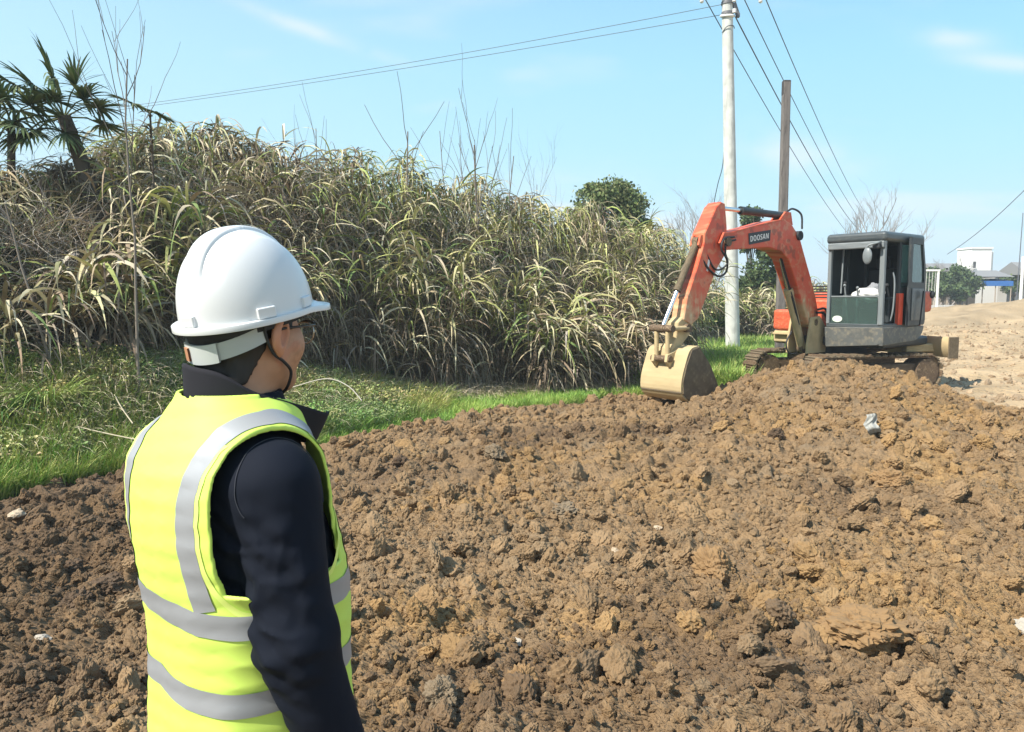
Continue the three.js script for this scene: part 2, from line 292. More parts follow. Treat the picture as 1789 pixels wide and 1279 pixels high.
  const scatter = (n, s0, s1, z0, z1, x0, x1) => { const o = []; for (let k = 0; k < n; k++) { const z = mix(z0, z1, Math.pow(r(), 0.8)), x = mix(x0, x1, r()) ; if (soilIn(x, z) < 0.02 || Math.hypot(x + 0.5, z + 1.35) < 0.3) continue; o.push([x, z, mix(s0, s1, Math.pow(r(), 3)), 0.15 + 0.4 * r()]); } return o; };
  for (let k = 0; k < 4; k++) spread(lump(11 + k, 3, 0.8), scatter(7000, 0.007, 0.019, -5.6, -1.7, -3.2, 3.8));
  for (let k = 0; k < 4; k++) spread(lump(31 + k, 5, 0.78), scatter(7500, 0.012, 0.036, -12.2, -1.7, -7.5, 8));
  for (let k = 0; k < 4; k++) spread(lump(51 + k, 8, 0.72), scatter(1100, 0.03, 0.09, -12, -1.7, -7, 7.6));

  { // crumbs of dry sandy earth on the lot
    const list = []; while (list.length < 3600) { const z = mix(-34, -9, Math.pow(r(), 0.7)), x = mix(5.8, 26, r()); if (x < 26 && soilIn(x, z) < -0.1 && x / -z > 0.5 && x / -z < 0.78) list.push([x, z]); }
    const m = new THREE.InstancedMesh(lump(71, 3, 0.7), clodMat, list.length), M = new THREE.Matrix4(), Q = new THREE.Quaternion(), E = new THREE.Euler(), col = new THREE.Color();
    list.forEach(([x, z], k) => { const s = mix(0.012, 0.075, Math.pow(r(), 5)); E.set(r() * 6.28, r() * 6.28, r() * 6.28); Q.setFromEuler(E); M.compose(V(x, ground(x, z) + s * 0.2, z), Q, V(s * 1.2, s * 0.8, s)); m.setMatrixAt(k, M); const t = 0.7 + 0.5 * r(); m.setColorAt(k, col.setRGB(0.34 * t, 0.25 * t, 0.16 * t)); });
    m.name = 'sand_crumbs'; m.castShadow = m.receiveShadow = true; tag(m, 'dry sandy crumbs and pebbles lying on the pale lot', 'sand crumbs', null, 'stuff'); scene.add(m);
  }
  // clods and stones that stand out one by one
  const clodBump = noiseTex(256, tiled((u, v) => 0.5 + 0.7 * fbm(u * 14, v * 14, 4)));
  const ochreM = new THREE.MeshStandardMaterial({ color: RGB(0.240, 0.146, 0.066), roughness: 1, bumpMap: clodBump, bumpScale: 0.006 }), greyM = new THREE.MeshStandardMaterial({ color: RGB(0.185, 0.138, 0.086), roughness: 1, bumpMap: clodBump, bumpScale: 0.006 }), darkM = new THREE.MeshStandardMaterial({ color: RGB(0.100, 0.064, 0.037), roughness: 1, bumpMap: clodBump, bumpScale: 0.006 }), paleM = mat([0.40, 0.355, 0.29], 0.9), sandM = mat([0.44, 0.35, 0.245], 0.95);
  const hit = (px, py) => { const d = rayOf(px, py); let t = 1.4; while (t < 14) { const x = d.x * t, z = d.z * t, y = EYE + d.y * t; if (z > -12.8 && y <= soil.h(clamp(x, -9, 8.5), z)) break; t += 0.01; } return V(d.x * t, 0, d.z * t); };
  const single = [
    [1250, 1003, 84, 'earth_clod', ochreM, 'large rounded ochre clod in the middle of the soil slope', 'clod', 0.8],
    [1500, 1105, 120, 'earth_clod', ochreM, 'broad ochre slab of earth overhanging a dark hollow at lower right', 'clod', 0.55],
    [910, 1208, 62, 'earth_clod', ochreM, 'tall tan clod at the bottom edge, right of the worker', 'clod', 1.1],
    [770, 1222, 66, 'earth_clod', greyM, 'greyish round clod at the bottom edge, nearest the worker\'s arm', 'clod', 0.85],
    [985, 892, 66, 'earth_clod', greyM, 'flat grey clay slab in the middle of the heap', 'clod', 0.4],
    [135, 1060, 58, 'earth_clod', darkM, 'dark triangular clod left of the worker\'s upper vest band', 'clod', 0.7],
    [195, 1030, 60, 'earth_clod', darkM, 'long dark clod touching the worker\'s left outline', 'clod', 0.5],
    [125, 1000, 40, 'earth_clod', darkM, 'small dark rounded clod above the triangular one at far left', 'clod', 0.7],
    [1560, 850, 60, 'earth_clod', ochreM, 'ochre clod below the white scrap high on the heap', 'clod', 0.7],
    [1355, 762, 30, 'earth_clod', darkM, 'dark clod beside a hole, left of the white scrap', 'clod', 0.8],
    [700, 812, 34, 'earth_clod', darkM, 'dark clod near the far soil edge just right of the worker', 'clod', 0.7],
    [865, 795, 42, 'earth_clod', greyM, 'rounded clod near the grass edge in the middle distance', 'clod', 0.7],
    [1790, 1105, 50, 'pale_stone', paleM, 'pale flat stone at the right edge of the picture', 'stone', 0.5],
    [1075, 964, 16, 'pebble', sandM, 'small round pale pebble in the middle of the soil', 'pebble', 0.6],
    [1062, 977, 9, 'pebble', paleM, 'tiny white pebble beside the round pale one', 'pebble', 0.7],
    [74, 1120, 26, 'pebble', paleM, 'smooth grey white pebble at lower left', 'pebble', 0.55],
    [30, 903, 26, 'pebble', sandM, 'pale oval stone near the grass at far left', 'pebble', 0.45],
    [905, 1125, 22, 'pebble', paleM, 'pale chip of stone between the big clods at the bottom', 'pebble', 0.5],
    [1150, 925, 14, 'pebble', sandM, 'small tan stone above and right of the round pebble', 'pebble', 0.6],
  ];
  single.forEach(([px, py, wide, name, m, label, cat, flat], k) => {
    const q = hit(px, py), s = wide / 2 * Math.hypot(q.x, q.z) / FOCAL, o = mesh(name, lump(100 + k, name === 'earth_clod' ? 18 : 4, flat), m);
    o.scale.setScalar(s * 1.05); o.rotation.y = r() * 6.28; o.position.set(q.x, soil.h(q.x, q.z) + s * flat * (name === 'earth_clod' ? 0.22 : 0.4), q.z); tag(o, label, cat);
  });
  { // a torn white scrap of plastic sheet
    const q = hit(1522, 760), pg = new THREE.PlaneGeometry(0.11, 0.17, 10, 12), p = pg.attributes.position;
    for (let i = 0; i < p.count; i++) { const x = p.getX(i), y = p.getY(i); p.setXYZ(i, x * (1 - 0.35 * sstep(0, 0.12, y)) + 0.02 * n2(y * 30, 3), y, 0.035 * n2(x * 22 + 5, y * 22) + 0.02 * n2(x * 60, y * 60)); }
    pg.computeVertexNormals(); const o = mesh('plastic_scrap', pg, mat([0.30, 0.30, 0.275], 0.6, { side: THREE.DoubleSide }));
    o.position.set(q.x, soil.h(q.x, q.z) + 0.10, q.z); o.rotation.set(-0.25, -0.3, 0.15); tag(o, 'crumpled white plastic scrap sticking out of the heap', 'scrap');
  }
}

// ================= EXCAVATOR =================
{
  const C = [5.72, 0.05, -13.0], TURN = -52 * Math.PI / 180, UNDER = 15 * Math.PI / 180;
  const ex = thing('excavator', 'orange crawler excavator with grey cab, bucket resting at the soil edge', 'excavator', C, 0);
  const BL = -0.2;   // lateral position of the boom
  // faded paint with earth dust dried onto it where the arm works near the ground
  const paintTex = (seed, lo, hi) => {
    const w = 512, h = 320, d = new Uint8Array(w * h * 4);
    for (let j = 0; j < h; j++) for (let i = 0; i < w; i++) {
      const s = i / w * 5, y = j / h * 3.2, k = (j * w + i) * 4;
      const n = fbm(s * 3 + seed, y * 3, 5), f = fbm(s * 14 + seed, y * 14, 4), streak = fbm(s * 30, y * 4 + seed, 3);
      const dust = clamp(sstep(hi, lo, y + 0.55 * n + 0.25 * streak) * 0.92 + 0.38 * sstep(-0.02, 0.42, f + 0.35 * n)), rust = 0.7 * sstep(0.34, 0.50, fbm(s * 7 + seed * 3, y * 7, 5));
      const o = [mix(222, 204, n + 0.5), mix(92, 76, n + 0.5), mix(56, 44, n + 0.5)];
      for (let c = 0; c < 3; c++) { let v = mix(o[c], [196, 172, 132][c] + 22 * f, dust); v = mix(v, [96, 52, 34][c], rust * 0.55); d[k + c] = clamp(v, 0, 255); }
      d[k + 3] = 255;
    }
    const t = new THREE.DataTexture(d, w, h); t.wrapS = t.wrapT = THREE.RepeatWrapping; t.repeat.set(1 / 5, 1 / 3.2); t.colorSpace = THREE.SRGBColorSpace; t.magFilter = THREE.LinearFilter; t.needsUpdate = true; return t;
  };
  // tiled() mixes numbers, so coloured maps are mixed channel by channel here
  const cmap = (c, seed, amt) => { const ch = [0, 1, 2].map((k) => tiled((u, v) => { const a = fbm(u * 9 + seed, v * 9, 5), b = sstep(0.0, 0.5, fbm(u * 22, v * 22 + seed, 4)) * amt; return clamp(mix(c[k] * (1 + 0.22 * a), [190, 168, 132][k], b), 0, 255); })); return noiseTex(256, (u, v) => ch.map((f) => f(u, v)), true, 0.8); };
  const orangeBoom = new THREE.MeshPhysicalMaterial({ map: paintTex(3, 0.9, 1.6), roughness: 0.5, clearcoat: 0.15, clearcoatRoughness: 0.4 });
  const orangeArm = new THREE.MeshPhysicalMaterial({ map: paintTex(9, 1.0, 1.72), roughness: 0.5, clearcoat: 0.15, clearcoatRoughness: 0.4 });
  const orange = new THREE.MeshPhysicalMaterial({ map: cmap([200, 84, 52], 5, 0.5), roughness: 0.55 });
  const grey = new THREE.MeshPhysicalMaterial({ map: cmap([66, 74, 78], 2, 0.2), roughness: 0.45, clearcoat: 0.2 });
  const dark = new THREE.MeshPhysicalMaterial({ map: cmap([44, 50, 54], 8, 0.15), roughness: 0.5 });
  const trim = new THREE.MeshPhysicalMaterial({ map: cmap([118, 125, 128], 11, 0.15), roughness: 0.42 });
  const skirtM = new THREE.MeshPhysicalMaterial({ map: cmap([84, 86, 84], 31, 0.4), roughness: 0.5 });
  const steel = new THREE.MeshPhysicalMaterial({ map: cmap([92, 74, 56], 14, 0.5), roughness: 0.75 });
  const dusty = new THREE.MeshPhysicalMaterial({ map: cmap([184, 164, 124], 17, 0.5), roughness: 0.85 });
  const tanDark = new THREE.MeshPhysicalMaterial({ map: cmap([96, 84, 66], 19, 0.35), roughness: 0.9 });
  const chrome = mat([0.75, 0.76, 0.78], 0.22, { metalness: 1 });
  const rubber = mat([0.018, 0.018, 0.02], 0.6);
  const black = mat([0.02, 0.022, 0.025], 0.75);
  const glass = new THREE.MeshPhysicalMaterial({ color: RGB(0.42, 0.58, 0.54), roughness: 0.05, transmission: 0.9, thickness: 0, ior: 1.5 });

  const up = new THREE.Group(), un = new THREE.Group();   // only used to place parts; emptied below
  up.rotation.y = TURN; un.rotation.y = UNDER;
  up.updateMatrix(); un.updateMatrix();
  const part = (name, g, m, parent) => { if (!parent) { g = g.clone(); g.applyMatrix4(up.matrix); } else { g = g.clone(); g.applyMatrix4(up.matrix); } return mesh(name, g, m, parent ?? ex); };
  const upart = (name, g, m, parent) => { g = g.clone(); g.applyMatrix4(un.matrix); return mesh(name, g, m, parent ?? ex); };
  const P = (s, y, x = BL) => V(x, y, s);
  // a plate profile in the plane of the boom, given as [forward, height], thickness sideways
  const side = (pts, x0, x1, bev = 0.012) => {
    const sh = new THREE.Shape(pts.map((p) => new THREE.Vector2(p[0], p[1])));
    const g = new THREE.ExtrudeGeometry(sh, { depth: x1 - x0 - 2 * bev, bevelEnabled: bev > 0, bevelThickness: bev, bevelSize: bev, bevelOffset: -bev, bevelSegments: 1, curveSegments: 6 });
    g.rotateY(-Math.PI / 2).translate(x1 - bev, 0, 0); const gp = g.attributes.position, gu = g.attributes.uv; for (let i = 0; i < gp.count; i++) gu.setXY(i, gp.getZ(i) + gp.getX(i) * 0.3, gp.getY(i)); return g;
  };
  const disc = (s, y, x0, x1, r, seg = 20) => new THREE.CylinderGeometry(r, r, x1 - x0, seg).rotateZ(Math.PI / 2).translate((x0 + x1) / 2, y, s);
  const smooth = (pts, n = 3) => new THREE.CatmullRomCurve3(pts.map((p) => V(p[0], p[1], 0)), true, 'centripetal').getPoints(pts.length * n).map((p) => [p.x, p.y]);

  // ---- boom
  const boomPts = [[3.33, 2.46], [3.12, 2.52], [2.48, 2.65], [2.14, 2.73], [1.74, 2.79], [1.51, 2.71], [1.29, 2.54], [1.13, 2.26], [0.93, 1.92], [0.73, 1.55], [0.63, 1.28], [0.66, 1.12], [0.80, 1.05], [0.92, 1.10], [1.10, 1.37], [1.26, 1.65], [1.45, 1.96], [1.60, 2.17], [1.80, 2.28], [2.12, 2.33], [2.54, 2.30], [3.16, 2.25], [3.33, 2.28]];
  const boom = part('boom', side(boomPts, BL - 0.15, BL + 0.15), orangeBoom);
  part('pivot_pin', disc(0.78, 1.14, BL - 0.2, BL + 0.2, 0.06), steel, boom);
  part('pivot_pin', disc(1.32, 2.55, BL - 0.19, BL + 0.19, 0.075), black, boom);
  part('cylinder_bracket', merge([side([[1.40, 2.72], [1.46, 2.92], [1.62, 2.92], [1.80, 2.76]], BL + 0.06, BL + 0.09, 0.004), side([[1.40, 2.72], [1.46, 2.92], [1.62, 2.92], [1.80, 2.76]], BL - 0.09, BL - 0.06, 0.004)]), orange, boom);
  part('edge_strip', merge([side([[3.30, 2.47], [2.48, 2.655], [1.76, 2.795], [1.76, 2.765], [2.48, 2.625], [3.30, 2.44]], BL + 0.148, BL + 0.156, 0.002)]), orange, boom);
  { // maker's plate
    const cv = document.createElement('canvas'); cv.width = 512; cv.height = 160; const g = cv.getContext('2d');
    g.fillStyle = '#2c2f33'; g.fillRect(0, 0, 512, 160); g.fillStyle = '#e6e2da'; g.font = 'bold 112px sans-serif'; g.textAlign = 'center'; g.textBaseline = 'middle'; g.fillText('DOOSAN', 256, 84, 450);
    const t = new THREE.CanvasTexture(cv); t.colorSpace = THREE.SRGBColorSpace;
    const pg = new THREE.BufferGeometry(), q = [[2.70, 2.515], [2.12, 2.60], [2.13, 2.435], [2.68, 2.345]], x = BL + 0.158;
    pg.setAttribute('position', new THREE.BufferAttribute(new Float32Array(q.flatMap(([s, y]) => [x, y, s])), 3)); pg.setAttribute('uv', new THREE.BufferAttribute(new Float32Array([0, 1, 1, 1, 1, 0, 0, 0]), 2)); pg.setIndex([0, 2, 1, 0, 3, 2]); pg.computeVertexNormals();
    part('name_plate', pg, new THREE.MeshStandardMaterial({ map: t, roughness: 0.5, side: THREE.DoubleSide }), boom).userData.label = 'dark plate with pale capital letters';
  }
  // ---- arm
  const armPts = [[3.44, 2.86], [3.33, 2.94], [3.23, 2.92], [3.17, 2.58], [3.16, 2.22], [3.42, 1.92], [3.58, 1.62], [3.78, 1.25], [3.95, 1.16], [4.12, 1.24], [4.05, 1.55], [3.86, 1.94], [3.70, 2.33], [3.69, 2.47], [3.55, 2.68]];
  const arm = part('arm', side(armPts, BL - 0.115, BL + 0.115), orangeArm);
  part('arm_tip', side([[3.86, 1.22], [3.96, 1.02], [4.10, 0.90], [4.14, 0.74], [4.26, 0.66], [4.38, 0.72], [4.36, 0.84], [4.26, 0.98], [4.22, 1.20], [4.08, 1.30]], BL - 0.10, BL + 0.10), dusty, arm);
  part('pivot_pin', disc(3.24, 2.36, BL - 0.21, BL + 0.21, 0.065), steel, arm);
  part('pivot_pin', disc(4.06, 1.12, BL - 0.17, BL + 0.17, 0.06), steel, arm);
  part('boom_fork', merge([side([[3.40, 2.34], [3.30, 2.50], [3.05, 2.52], [3.05, 2.26], [3.28, 2.24]], BL + 0.125, BL + 0.165, 0.005), side([[3.40, 2.34], [3.30, 2.50], [3.05, 2.52], [3.05, 2.26], [3.28, 2.24]], BL - 0.165, BL - 0.125, 0.005)]), orange, boom);
  part('cylinder_bracket', merge([side([[3.62, 2.46], [3.74, 2.44], [3.78, 2.30], [3.70, 2.24], [3.62, 2.30]], BL + 0.05, BL + 0.085, 0.004), side([[3.62, 2.46], [3.74, 2.44], [3.78, 2.30], [3.70, 2.24], [3.62, 2.30]], BL - 0.085, BL - 0.05, 0.004)]), orangeArm, arm);
  part('grease_plate', side([[3.56, 2.08], [3.60, 2.10], [3.64, 1.94], [3.60, 1.92]], BL + 0.114, BL + 0.122, 0.002), mat([0.8, 0.8, 0.78], 0.5), arm);
  // ---- hydraulic cylinders: barrel, rod, end eyes
  const cyl = (name, a, b, frac, rb, rr, m) => {
    const mid = a.clone().lerp(b, frac), o = part(name, merge([rod(a, mid, rb, rb, 18), rod(mid.clone().lerp(a, 0.10), mid, rb * 1.14, rb * 1.14, 18)]), m);
    part('piston_rod', rod(mid.clone().lerp(a, 0.02), b, rr, rr, 16), chrome, o);
    part('end_eye', disc(a.z, a.y, a.x - 0.05, a.x + 0.05, rb * 1.2), steel, o); part('end_eye', disc(b.z, b.y, b.x - 0.055, b.x + 0.055, rb * 1.15), steel, o); return o;
  };
  cyl('arm_cylinder', P(1.54, 2.87), P(3.30, 2.87), 0.66, 0.056, 0.032, dark);
  cyl('bucket_cylinder', P(3.72, 2.36), P(4.44, 1.12), 0.58, 0.05, 0.032, tanDark);
  for (const s of [-1]) cyl('boom_cylinder', P(0.86, 0.70, BL), P(1.62, 2.30, BL), 0.62, 0.068, 0.04, dusty);
  part('boom_bracket', merge([side([[0.45, 0.62], [1.02, 0.62], [1.02, 0.78], [0.92, 1.22], [0.66, 1.24], [0.40, 1.0]], BL + 0.16, BL + 0.2, 0.006), side([[0.45, 0.62], [1.02, 0.62], [1.02, 0.78], [0.92, 1.22], [0.66, 1.24], [0.40, 1.0]], BL - 0.2, BL - 0.16, 0.006)]), dusty);
  // ---- linkage and bucket
  const link = part('bucket_link', merge([-1, 1].flatMap((s) => [rod(P(4.44, 1.12, BL + s * 0.1), P(4.43, 0.70, BL + s * 0.1), 0.032, 0.032, 10), rod(P(4.44, 1.12, BL + s * 0.14), P(4.06, 1.12, BL + s * 0.14), 0.035, 0.035, 10)])), dusty);
  part('pivot_pin', disc(4.44, 1.12, BL - 0.2, BL + 0.2, 0.05), steel, link);
  const bx0 = BL - 0.37, bx1 = BL + 0.37;
  const prof = smooth([[4.16, 0.84], [4.30, 0.78], [4.38, 0.60], [4.44, 0.40], [4.42, 0.24], [4.30, 0.13], [4.10, 0.10], [3.88, 0.11], [3.62, 0.16]].slice(0, 9), 1);
  const curve = new THREE.CatmullRomCurve3([[4.10, 0.86], [4.26, 0.82], [4.36, 0.62], [4.43, 0.40], [4.42, 0.24], [4.30, 0.14], [4.08, 0.11], [3.84, 0.12], [3.62, 0.17]].map((p) => V(p[0], p[1], 0))).getPoints(28);
  const shellShape = [...curve.map((p) => [p.x, p.y]), ...curve.slice().reverse().map((p, i, a) => { const q = a[Math.min(i + 1, a.length - 1)], o = a[Math.max(i - 1, 0)], dx = q.x - o.x, dy = q.y - o.y, l = Math.hypot(dx, dy); return [p.x + dy / l * -0.022 * -1, p.y - dx / l * 0.022 * -1 * -1]; })];
  const bucket = part('bucket', side(shellShape, bx0, bx1, 0), dusty);
  for (const [a, b] of [[bx0 - 0.018, bx0], [bx1, bx1 + 0.018]]) part('side_plate', side([[4.10, 0.865], [4.26, 0.825], [4.365, 0.62], [4.435, 0.40], [4.425, 0.235], [4.30, 0.133], [4.08, 0.103], [3.84, 0.112], [3.60, 0.16], [3.66, 0.30], [3.84, 0.60]], a, b, 0.003), tanDark, bucket);
  part('wear_strip', merge([boxAt(bx0, bx1, 0.235, 0.262, 4.412, 4.452, 0.008)]), tanDark, bucket);
  part('cutting_lip', boxAt(bx0 - 0.01, bx1 + 0.01, 0.14, 0.175, 3.56, 3.70, 0.006), steel, bucket);
  for (let k = 0; k < 5; k++) { const x = mix(bx0 + 0.06, bx1 - 0.06, k / 4); part('tooth', side([[3.62, 0.125], [3.62, 0.20], [3.50, 0.19], [3.38, 0.14]], x - 0.035, x + 0.035, 0.006), steel, bucket); }
  for (const x of [BL - 0.12, BL + 0.12]) part('lug', side([[4.14, 0.84], [4.20, 0.80], [4.30, 0.72], [4.42, 0.58], [4.50, 0.66], [4.48, 0.76], [4.34, 0.80], [4.24, 0.86]], x - 0.025, x + 0.025, 0.006), dusty, bucket);
  part('pivot_pin', merge([disc(4.22, 0.78, BL - 0.17, BL + 0.17, 0.045), disc(4.44, 0.70, BL - 0.17, BL + 0.17, 0.045)]), steel, bucket);
  // ---- hoses
  const hose = (pts, r = 0.016) => part('hydraulic_hose', tube(pts.map((p) => P(p[0], p[1], p[2] ?? BL + 0.19)), r, 40, 7), rubber);
  hose([[3.10, 2.44], [3.34, 2.40], [3.40, 2.26], [3.26, 2.10], [3.22, 1.94, BL + 0.16], [3.36, 1.86, BL + 0.15], [3.58, 1.94, BL + 0.14], [3.76, 2.16, BL + 0.08]]);
  hose([[3.06, 2.40], [3.28, 2.34], [3.30, 2.2], [3.24, 2.06], [3.30, 1.98, BL + 0.15], [3.46, 1.96, BL + 0.14], [3.66, 2.24, BL + 0.09]], 0.014);
  hose([[1.60, 2.90, BL + 0.07], [1.40, 2.98, BL + 0.08], [1.26, 2.90, BL + 0.14], [1.26, 2.66, BL + 0.17]]);
  hose([[0.72, 1.35], [0.55, 1.36, BL + 0.22], [0.45, 1.22, BL + 0.24], [0.42, 1.0, BL + 0.2]], 0.02);
  hose([[0.76, 1.30], [0.58, 1.28, BL + 0.22], [0.50, 1.14, BL + 0.24], [0.44, 0.9, BL + 0.2]], 0.02);
  hose([[1.02, 0.98, BL - 0.1], [1.14, 0.78, BL - 0.12], [1.08, 0.62, BL - 0.1], [0.92, 0.60, BL - 0.05]], 0.014);
  hose([[1.66, 2.28, BL + 0.03], [1.5, 1.98, BL + 0.03], [1.26, 1.48, BL + 0.06], [1.06, 1.1, BL + 0.05]], 0.02);
  // ---- upper structure
  const frame = part('upper_frame', merge([boxAt(-0.95, 1.03, 0.74, 0.90, -1.05, 0.55, 0.05)]), dark);
  part('skirt_panel', (() => { const sh = new THREE.Shape(); sh.moveTo(0.12, 0.735); sh.lineTo(0.98, 0.80); sh.lineTo(1.05, 0.86); sh.lineTo(1.05, 1.07); sh.lineTo(0.09, 1.05); sh.closePath(); return new THREE.ExtrudeGeometry(sh, { depth: 0.06, bevelEnabled: true, bevelThickness: 0.01, bevelSize: 0.01, bevelSegments: 1 }).translate(0, 0, 0.60); })(), skirtM, frame);
  part('skirt_panel', (() => { const sh = new THREE.Shape(); sh.moveTo(0.66, 0.80); sh.lineTo(0.66, 1.07); sh.lineTo(-0.74, 1.07); sh.quadraticCurveTo(-0.72, 0.90, -0.42, 0.84); sh.closePath(); return new THREE.ExtrudeGeometry(sh, { depth: 0.05, bevelEnabled: true, bevelThickness: 0.01, bevelSize: 0.01, bevelSegments: 1 }).rotateY(-Math.PI / 2).translate(1.06, 0, 0); })(), skirtM, frame);
  part('counterweight', (() => { const sh = new THREE.Shape(); sh.moveTo(-0.95, -0.7); sh.lineTo(1.0, -0.7); sh.quadraticCurveTo(0.9, -1.25, 0.02, -1.28); sh.quadraticCurveTo(-0.9, -1.25, -0.95, -0.7); return new THREE.ExtrudeGeometry(sh, { depth: 0.5, bevelEnabled: true, bevelThickness: 0.03, bevelSize: 0.02, bevelSegments: 2 }).rotateX(Math.PI / 2).translate(0, 1.40, 0); })(), orange);
  const hood = part('engine_cover', merge([boxAt(-0.94, 1.0, 1.30, 1.66, -1.22, -0.70, 0.06), boxAt(-0.94, -0.02, 1.02, 1.52, -0.75, 0.12, 0.05)]), orange);
  for (let k = 0; k < 5; k++) part('louvre', boxAt(-0.62, -0.10, 1.54 + k * 0.05, 1.565 + k * 0.05, -0.30, -0.10, 0.004), black, hood);
  part('exhaust_pipe', rod(V(-0.5, 1.6, -0.8), V(-0.5, 1.98, -0.82), 0.04), steel, hood);
  const tank = part('fuel_tank', boxAt(-0.94, -0.42, 0.98, 1.34, 0.06, 0.60, 0.05), orange);
  part('tank_base', boxAt(-0.93, -0.43, 0.76, 0.97, 0.04, 0.58, 0.03), dusty, tank);
  part('step', boxAt(-0.90, -0.5, 0.90, 0.935, 0.56, 0.66, 0.01), dusty, tank);
  // ---- cab
  const cx0 = 0.09, cx1 = 1.04, cz0 = -0.62, cz1 = 0.64, cy0 = 1.06, cy1 = 2.50;
  const roofG = (() => { const g = new RoundedBoxGeometry(cx1 - cx0 + 0.05, 0.16, cz1 - cz0 + 0.10, 4, 0.06); return g.translate((cx0 + cx1) / 2, 2.51, (cz0 + cz1) / 2); })();
  const cab = part('cab', merge([
    boxAt(cx0, cx1, cy0, cy0 + 0.07, cz0, cz1, 0.015),
    boxAt(cx0, cx1, cy0 + 0.07, 1.75, cz0, cz0 + 0.05, 0.02),
    boxAt(cx0, cx0 + 0.04, cy0 + 0.07, 1.42, cz0 + 0.05, cz1 - 0.06, 0.01)]), grey);
  part('roof', roofG, grey, cab);
  part('roof_fascia', boxAt(cx0 + 0.01, cx1 - 0.01, 2.33, 2.44, cz1 + 0.005, cz1 + 0.05, 0.02), trim, cab);
  const post = (x, z, w, m, y0 = cy0 + 0.05, y1 = 2.46) => part('pillar', boxAt(x - w / 2, x + w / 2, y0, y1, z - 0.035, z + 0.035, 0.018), m, cab);
  post(cx0 + 0.035, cz1 - 0.02, 0.06, trim); post(cx1 - 0.045, cz1 - 0.02, 0.085, trim); post(cx0 + 0.03, cz0 + 0.03, 0.07, grey); post(cx1 - 0.035, cz0 + 0.03, 0.07, grey); post(cx1 - 0.035, 0.10, 0.06, dark); post(cx0 + 0.03, 0.05, 0.05, dark);
  part('rear_panel', boxAt(cx0 + 0.06, cx1 - 0.06, 1.74, 2.44, cz0 + 0.005, cz0 + 0.03, 0.005), black, cab);
  part('side_window', boxAt(cx0 + 0.006, cx0 + 0.014, 1.42, 2.44, cz0 + 0.07, cz1 - 0.06, 0.002), new THREE.MeshPhysicalMaterial({ color: RGB(0.05, 0.06, 0.065), roughness: 0.15, transmission: 0.2, thickness: 0 }), cab);
  part('rear_side_window', boxAt(cx1 - 0.02, cx1 - 0.012, 1.72, 2.40, cz0 + 0.07, 0.06, 0.002), glass, cab);
  part('rear_side_panel', boxAt(cx1 - 0.045, cx1 - 0.005, 1.11, 1.72, cz0 + 0.06, 0.07, 0.01), dark, cab);
  part('lower_windscreen', boxAt(cx0 + 0.08, cx1 - 0.10, cy0 + 0.06, 1.56, cz1 - 0.016, cz1 - 0.006, 0.002), glass, cab).userData.label = 'greenish lower windscreen pane with dirt';
  part('window_bar', boxAt(cx0 + 0.07, cx1 - 0.09, 1.555, 1.58, cz1 - 0.03, cz1 - 0.0, 0.008), trim, cab);
  part('sticker', new THREE.CylinderGeometry(0.085, 0.085, 0.004, 24).scale(1, 1, 0.62).rotateX(Math.PI / 2).translate(cx0 + 0.20, 1.20, cz1 + 0.002), mat([0.62, 0.70, 0.60], 0.7), cab);
  const seat = part('seat', merge([boxAt(0.30, 0.80, 1.36, 1.50, -0.30, 0.16, 0.05), boxAt(0.32, 0.78, 1.48, 2.05, -0.40, -0.26, 0.05), boxAt(0.42, 0.68, 2.03, 2.24, -0.40, -0.30, 0.04), boxAt(0.36, 0.74, 1.12, 1.38, -0.26, 0.10, 0.03)]), black, cab);
  part('control_console', merge([boxAt(0.16, 0.28, 1.13, 1.60, -0.2, 0.30, 0.03), boxAt(0.84, 0.92, 1.13, 1.56, -0.2, 0.20, 0.03)]), dark, cab);
  part('joystick', merge([rod(V(0.22, 1.6, 0.24), V(0.22, 1.78, 0.30), 0.014), new THREE.SphereGeometry(0.032, 12, 8).translate(0.22, 1.79, 0.30)]), black, cab);
  part('joystick', merge([rod(V(0.88, 1.56, 0.12), V(0.87, 1.74, 0.20), 0.014), new THREE.SphereGeometry(0.032, 12, 8).translate(0.87, 1.75, 0.20)]), black, cab);
  part('travel_lever', merge([rod(V(0.36, 1.12, 0.42), V(0.32, 1.74, 0.50), 0.012), rod(V(0.50, 1.12, 0.42), V(0.54, 1.70, 0.50), 0.012), new THREE.SphereGeometry(0.026, 10, 8).translate(0.32, 1.75, 0.5), new THREE.SphereGeometry(0.026, 10, 8).translate(0.54, 1.71, 0.5)]), trim, cab);
  part('interior_bar', rod(V(0.26, 1.62, 0.50), V(0.26, 2.42, 0.46), 0.014), trim, cab);
  const cloth = (() => { const g = new THREE.SphereGeometry(1, 28, 20), p = g.attributes.position; for (let i = 0; i < p.count; i++) { const x = p.getX(i), y = p.getY(i), z = p.getZ(i), s = 1 + 0.28 * n3(x * 2.4, y * 2.4, z * 2.4) + 0.14 * n3(x * 6, y * 6 + 3, z * 6); p.setXYZ(i, x * s * 0.24, y * s * 0.11, z * s * 0.16); } g.computeVertexNormals(); return g; })();
  part('folded_cloth', cloth.clone().translate(0.62, 1.60, 0.30), mat([0.68, 0.68, 0.66], 0.95), cab).userData.label = 'crumpled white and grey cloth piled behind the pane';
  part('folded_cloth', cloth.clone().rotateY(1.3).scale(0.6, 0.9, 0.6).translate(0.70, 1.68, 0.24), mat([0.25, 0.26, 0.28], 0.95), cab);
  part('water_bottle', new THREE.CylinderGeometry(0.04, 0.04, 0.24, 14).translate(0.88, 1.66, 0.42), mat([0.7, 0.74, 0.74], 0.3), cab);
